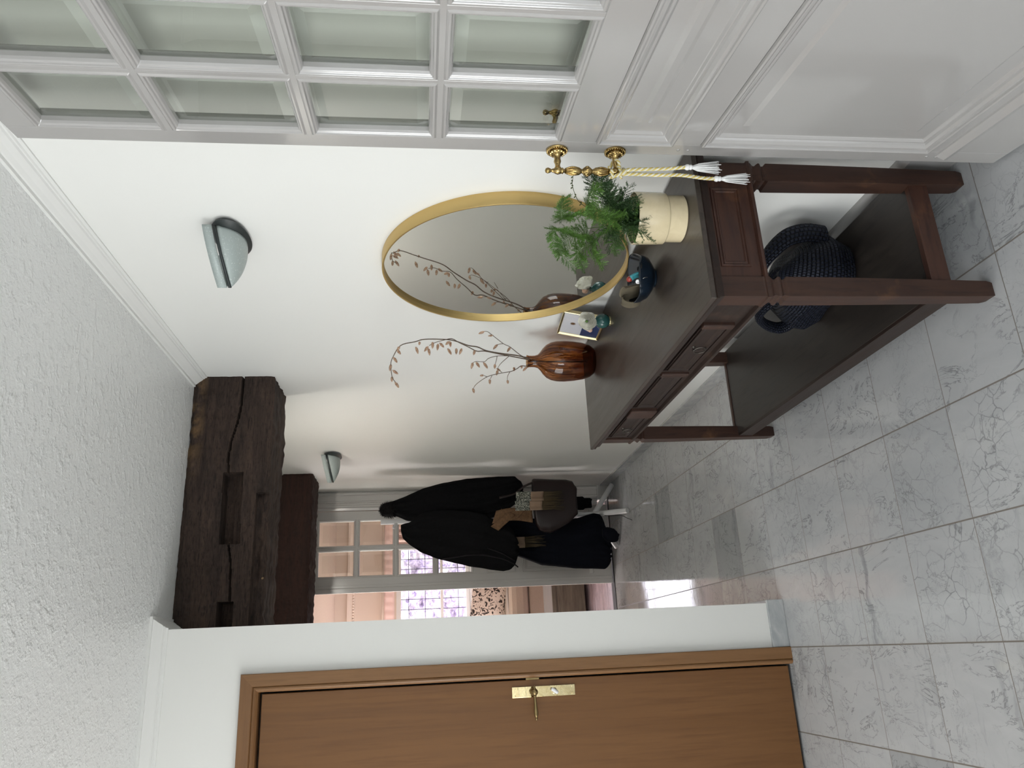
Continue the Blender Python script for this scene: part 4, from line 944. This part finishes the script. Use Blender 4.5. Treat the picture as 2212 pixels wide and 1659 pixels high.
o = MB().tube(smooth_path([(.86,5.20,.18),(.852,5.17,.13),(.85,5.16,.07),(.83,5.15,.035),(.815,5.13,.012),(.81,5.12,.012)], 6), .0022, 6).build('drawstring', 'rubber_black', smooth=True, org=(.85,5.16,.012)); tag(o, 'thin black drawstring dangling to the floor beside the white rack foot', 'drawstring')

# ------------------------------------------------------------------ the room beyond
BY = 8.92
mb = MB(); wx0, wx1, wz0, wz1 = -.10, 1.21, .905, 1.732
mb.box(-2.5, 3.4, BY-.03, BY, 2.262, CZ).box(-2.5, wx0, BY, BY+.1, 0, CZ).box(wx1, 3.4, BY, BY+.1, 0, CZ).box(wx0, wx1, BY, BY+.1, 0, wz0).box(wx0, wx1, BY, BY+.1, wz1, CZ)
struct(mb.build('wall_far_room', 'peach_paint'), 'peach wall with the leaded window in the room beyond', 'wall')
mb = MB(); mb.box(-2.6, -2.5, 5.9, BY, 0, CZ).box(3.4, 3.5, 5.9, BY, 0, CZ).box(-2.5, -.4, 5.9, 5.95, 0, CZ).box(1.29, 3.4, 5.9, 5.95, 0, CZ)
struct(mb.build('wall_far_sides', 'peach_paint'), 'peach side walls of the room beyond', 'wall')
mb = MB(); cz_ = 2.262; mb.loft([[(x, BY, cz_), (x, BY-.07, cz_), (x, BY-.06, cz_-.02), (x, BY-.03, cz_-.05), (x, BY-.025, cz_-.075), (x, BY, cz_-.08)] for x in (-2.5, 3.4)])
for k in range(90): mb.ball((-.9+.030*k, BY-.030, cz_-.062), .011, 6, sc=(1, .7, 1))
struct(mb.build('trim_6', 'peach_paint'), 'ornamental peach cornice above the leaded window', 'cornice')
mb = MB(); 
for a, b, c, d in ((wx0, wx1, wz0, wz0+.05), (wx0, wx1, wz1-.05, wz1), (wx0, wx0+.05, wz0, wz1), (wx1-.05, wx1, wz0, wz1), (wx0, wx1, 1.212, 1.242)): mb.box(a, b, BY+.02, BY+.07, c, d)
mb.box(wx0-.03, wx1+.03, BY-.06, BY+.02, wz0-.03, wz0)
w1 = mb.build('window_1', 'fence_white', org=((wx0+wx1)/2, BY+.05, wz0)); struct(w1, 'leaded window of the room beyond looking onto a garden', 'window')
mb = MB()
for k in range(1, 11): mb.box(wx0+.05+.110*k-.003, wx0+.05+.110*k+.003, BY+.040, BY+.048, wz0, wz1)
for z in (1.042, 1.412, 1.596): mb.box(wx0, wx1, BY+.040, BY+.048, z-.003, z+.003)
mb.build('lead_bars', 'black_metal', w1)
MB().box(wx0+.02, wx1-.02, BY+.034, BY+.037, wz0+.02, wz1-.02).build('window_pane', 'clear_glass', w1)
def curtain(x0, x1, z0, z1, label, y=BY-.09, amp=.022, wl=.07):
    mb = MB(); mb.grid(lambda u, v: (x0+(x1-x0)*u, y+amp*math.sin((x1-x0)*u/wl*2*PI)*(.6+.4*v), z0+(z1-z0)*v), max(8, int((x1-x0)/wl*10)), 4)
    o = mb.build('curtain', 'pink_curtain', smooth=True, solid=.003, org=((x0+x1)/2, y, z0)); return tag(o, label, 'curtain')
curtain(1.20, 1.40, .02, 1.86, 'pink curtain hanging at the right of the leaded window')
curtain(-.34, 1.42, 1.748, 1.858, 'short pink pelmet above the leaded window', BY-.13, .0015, .09)
mb = MB(); mb.tube([(-.5, BY-.13, 1.875), (1.44, BY-.13, 1.875)], .011, 10); mb.ball((1.45, BY-.13, 1.875), .02, 10); mb.ball((-.51, BY-.13, 1.875), .02, 10); mb.box(1.42, 1.435, BY-.13, BY, 1.865, 1.885)
o = mb.build('curtain_rail', 'peach_paint', smooth=True, org=(.6, BY-.13, 1.875)); tag(o, 'pale curtain rail above the pink pelmet', 'curtain rail')
# wall cabinet door seen through the panes at right of the window
mb = MB(); mb.box(1.52, 2.4, BY-.28, BY-.012, .0, 1.98)
g = MB(Matrix(((1,0,0,0),(0,-1,0,BY-.28),(0,0,1,0),(0,0,0,1)))); ring(g, (1.56, 1.94, .1, 1.90), PANEL+[(.06,-.004)], cap=True); ring(g, (1.97, 2.36, .1, 1.90), PANEL+[(.06,-.004)], cap=True)
n_ = len(mb.v); mb.v += g.v; mb.f += [tuple(n_+i for i in q) for q in g.f]; mb.mi += g.mi
o = mb.build('tall_cabinet', 'peach_paint', org=(1.96, BY-.15, 0)); tag(o, 'tall peach painted panelled cabinet right of the curtain, seen through the glazed door', 'cabinet')
sf = empty('sofa', (.3, 8.4, 0), 'beige upholstered sofa below the leaded window, seen through the far doorway', 'sofa')
MB().box(-.95, 1.35, 8.00, 8.70, .14, .365).build('base', 'sofa_fabric', sf, bev=.03)
for x0, x1 in ((-.93, .19), (.205, 1.33)): MB().box(x0, x1, 7.96, 8.55, .372, .560).build('seat_cushion', 'sofa_fabric', sf, bev=.06)
MB().box(-.95, 1.35, 8.52, 8.78, .365, .86).build('backrest', 'sofa_fabric', sf, bev=.07)
for x in (-1.08, 1.34): MB().box(x, x+.14, 7.97, 8.72, .10, .68).build('armrest', 'sofa_fabric', sf, bev=.05)
for x in (-.9, 1.25):
    for y in (8.04, 8.64): MB().box(x, x+.05, y, y+.05, 0, .14).build('leg', 'rustic_wood', sf)
mb = MB(); 
def cush(u, v, s):
    a, b = u*2-1, v*2-1; t = max(0, (1-a**4)*(1-b**4))**.5; k = 1-.06*(1-abs(b))*(abs(a) > .9)
    X = .215*a*(1+.05*b*b); Z = .185*b*(1+.05*a*a); Y = s*.075*t
    return Matrix.Translation((.515, 8.24, .765)) @ Matrix.Rotation(math.radians(-22), 4, 'X') @ Matrix.Rotation(math.radians(7), 4, 'Y') @ Vector((X, Y, Z))
mb.grid(lambda u, v: cush(u, v, 1), 20, 20); mb.grid(lambda u, v: cush(u, v, -1), 20, 20)
o = mb.build('throw_cushion', 'cushion_print', smooth=True, org=(.515, 8.3, .56)); tag(o, 'cream cushion with a black leaf and berry print on the beige sofa', 'cushion')
mb = MB(); mb.box(.02, .98, 6.78, 7.25, .035, .325).box(.0, 1.0, 6.76, 7.27, .29, .33)
for x in (.03, .90):
    for y in (6.79, 7.19): mb.box(x, x+.06, y, y+.05, 0, .04)
o = mb.build('wooden_chest', 'rustic_wood', bev=.008, org=(.5, 7.0, 0)); tag(o, 'low grey brown rustic wooden chest on the pinkish plank floor beyond the doorway', 'chest')
# garden outside the window
f = MB().box(-8, 10, 9.05, 22, -.5, -.3).build('ground_garden', 'grass'); struct(f, 'lawn outside the leaded window', 'lawn')
mb = MB(); mb.grid(lambda u, v: (-4+9*u, 13.6+.35*noise.noise(Vector((u*20, v*8, 1)))+.15*noise.noise(Vector((u*70, v*28, 4))), -.3+2.35*v+.15*noise.noise(Vector((u*30, 2, v*3)))*v), 160, 50)
mb.grid(lambda u, v: (-4+9*u, 13.6+1.0*v+.1*noise.noise(Vector((u*20, v*8, 1))), 2.05+.15*noise.noise(Vector((u*30, 2, 3)))), 160, 4)
o = mb.build('garden_hedge', 'hedge_leaves', org=(.5, 13.8, -.3)); tag(o, 'mottled lilac and autumn coloured hedge outside the leaded window', 'hedge')
area('fill_light_far_room', (-2.42, 8.3, 1.4), (1, 0, -.1), 2.2, 1.6, 260, (1.0, .96, .95))  # added fill light for the far room; no window in that wall
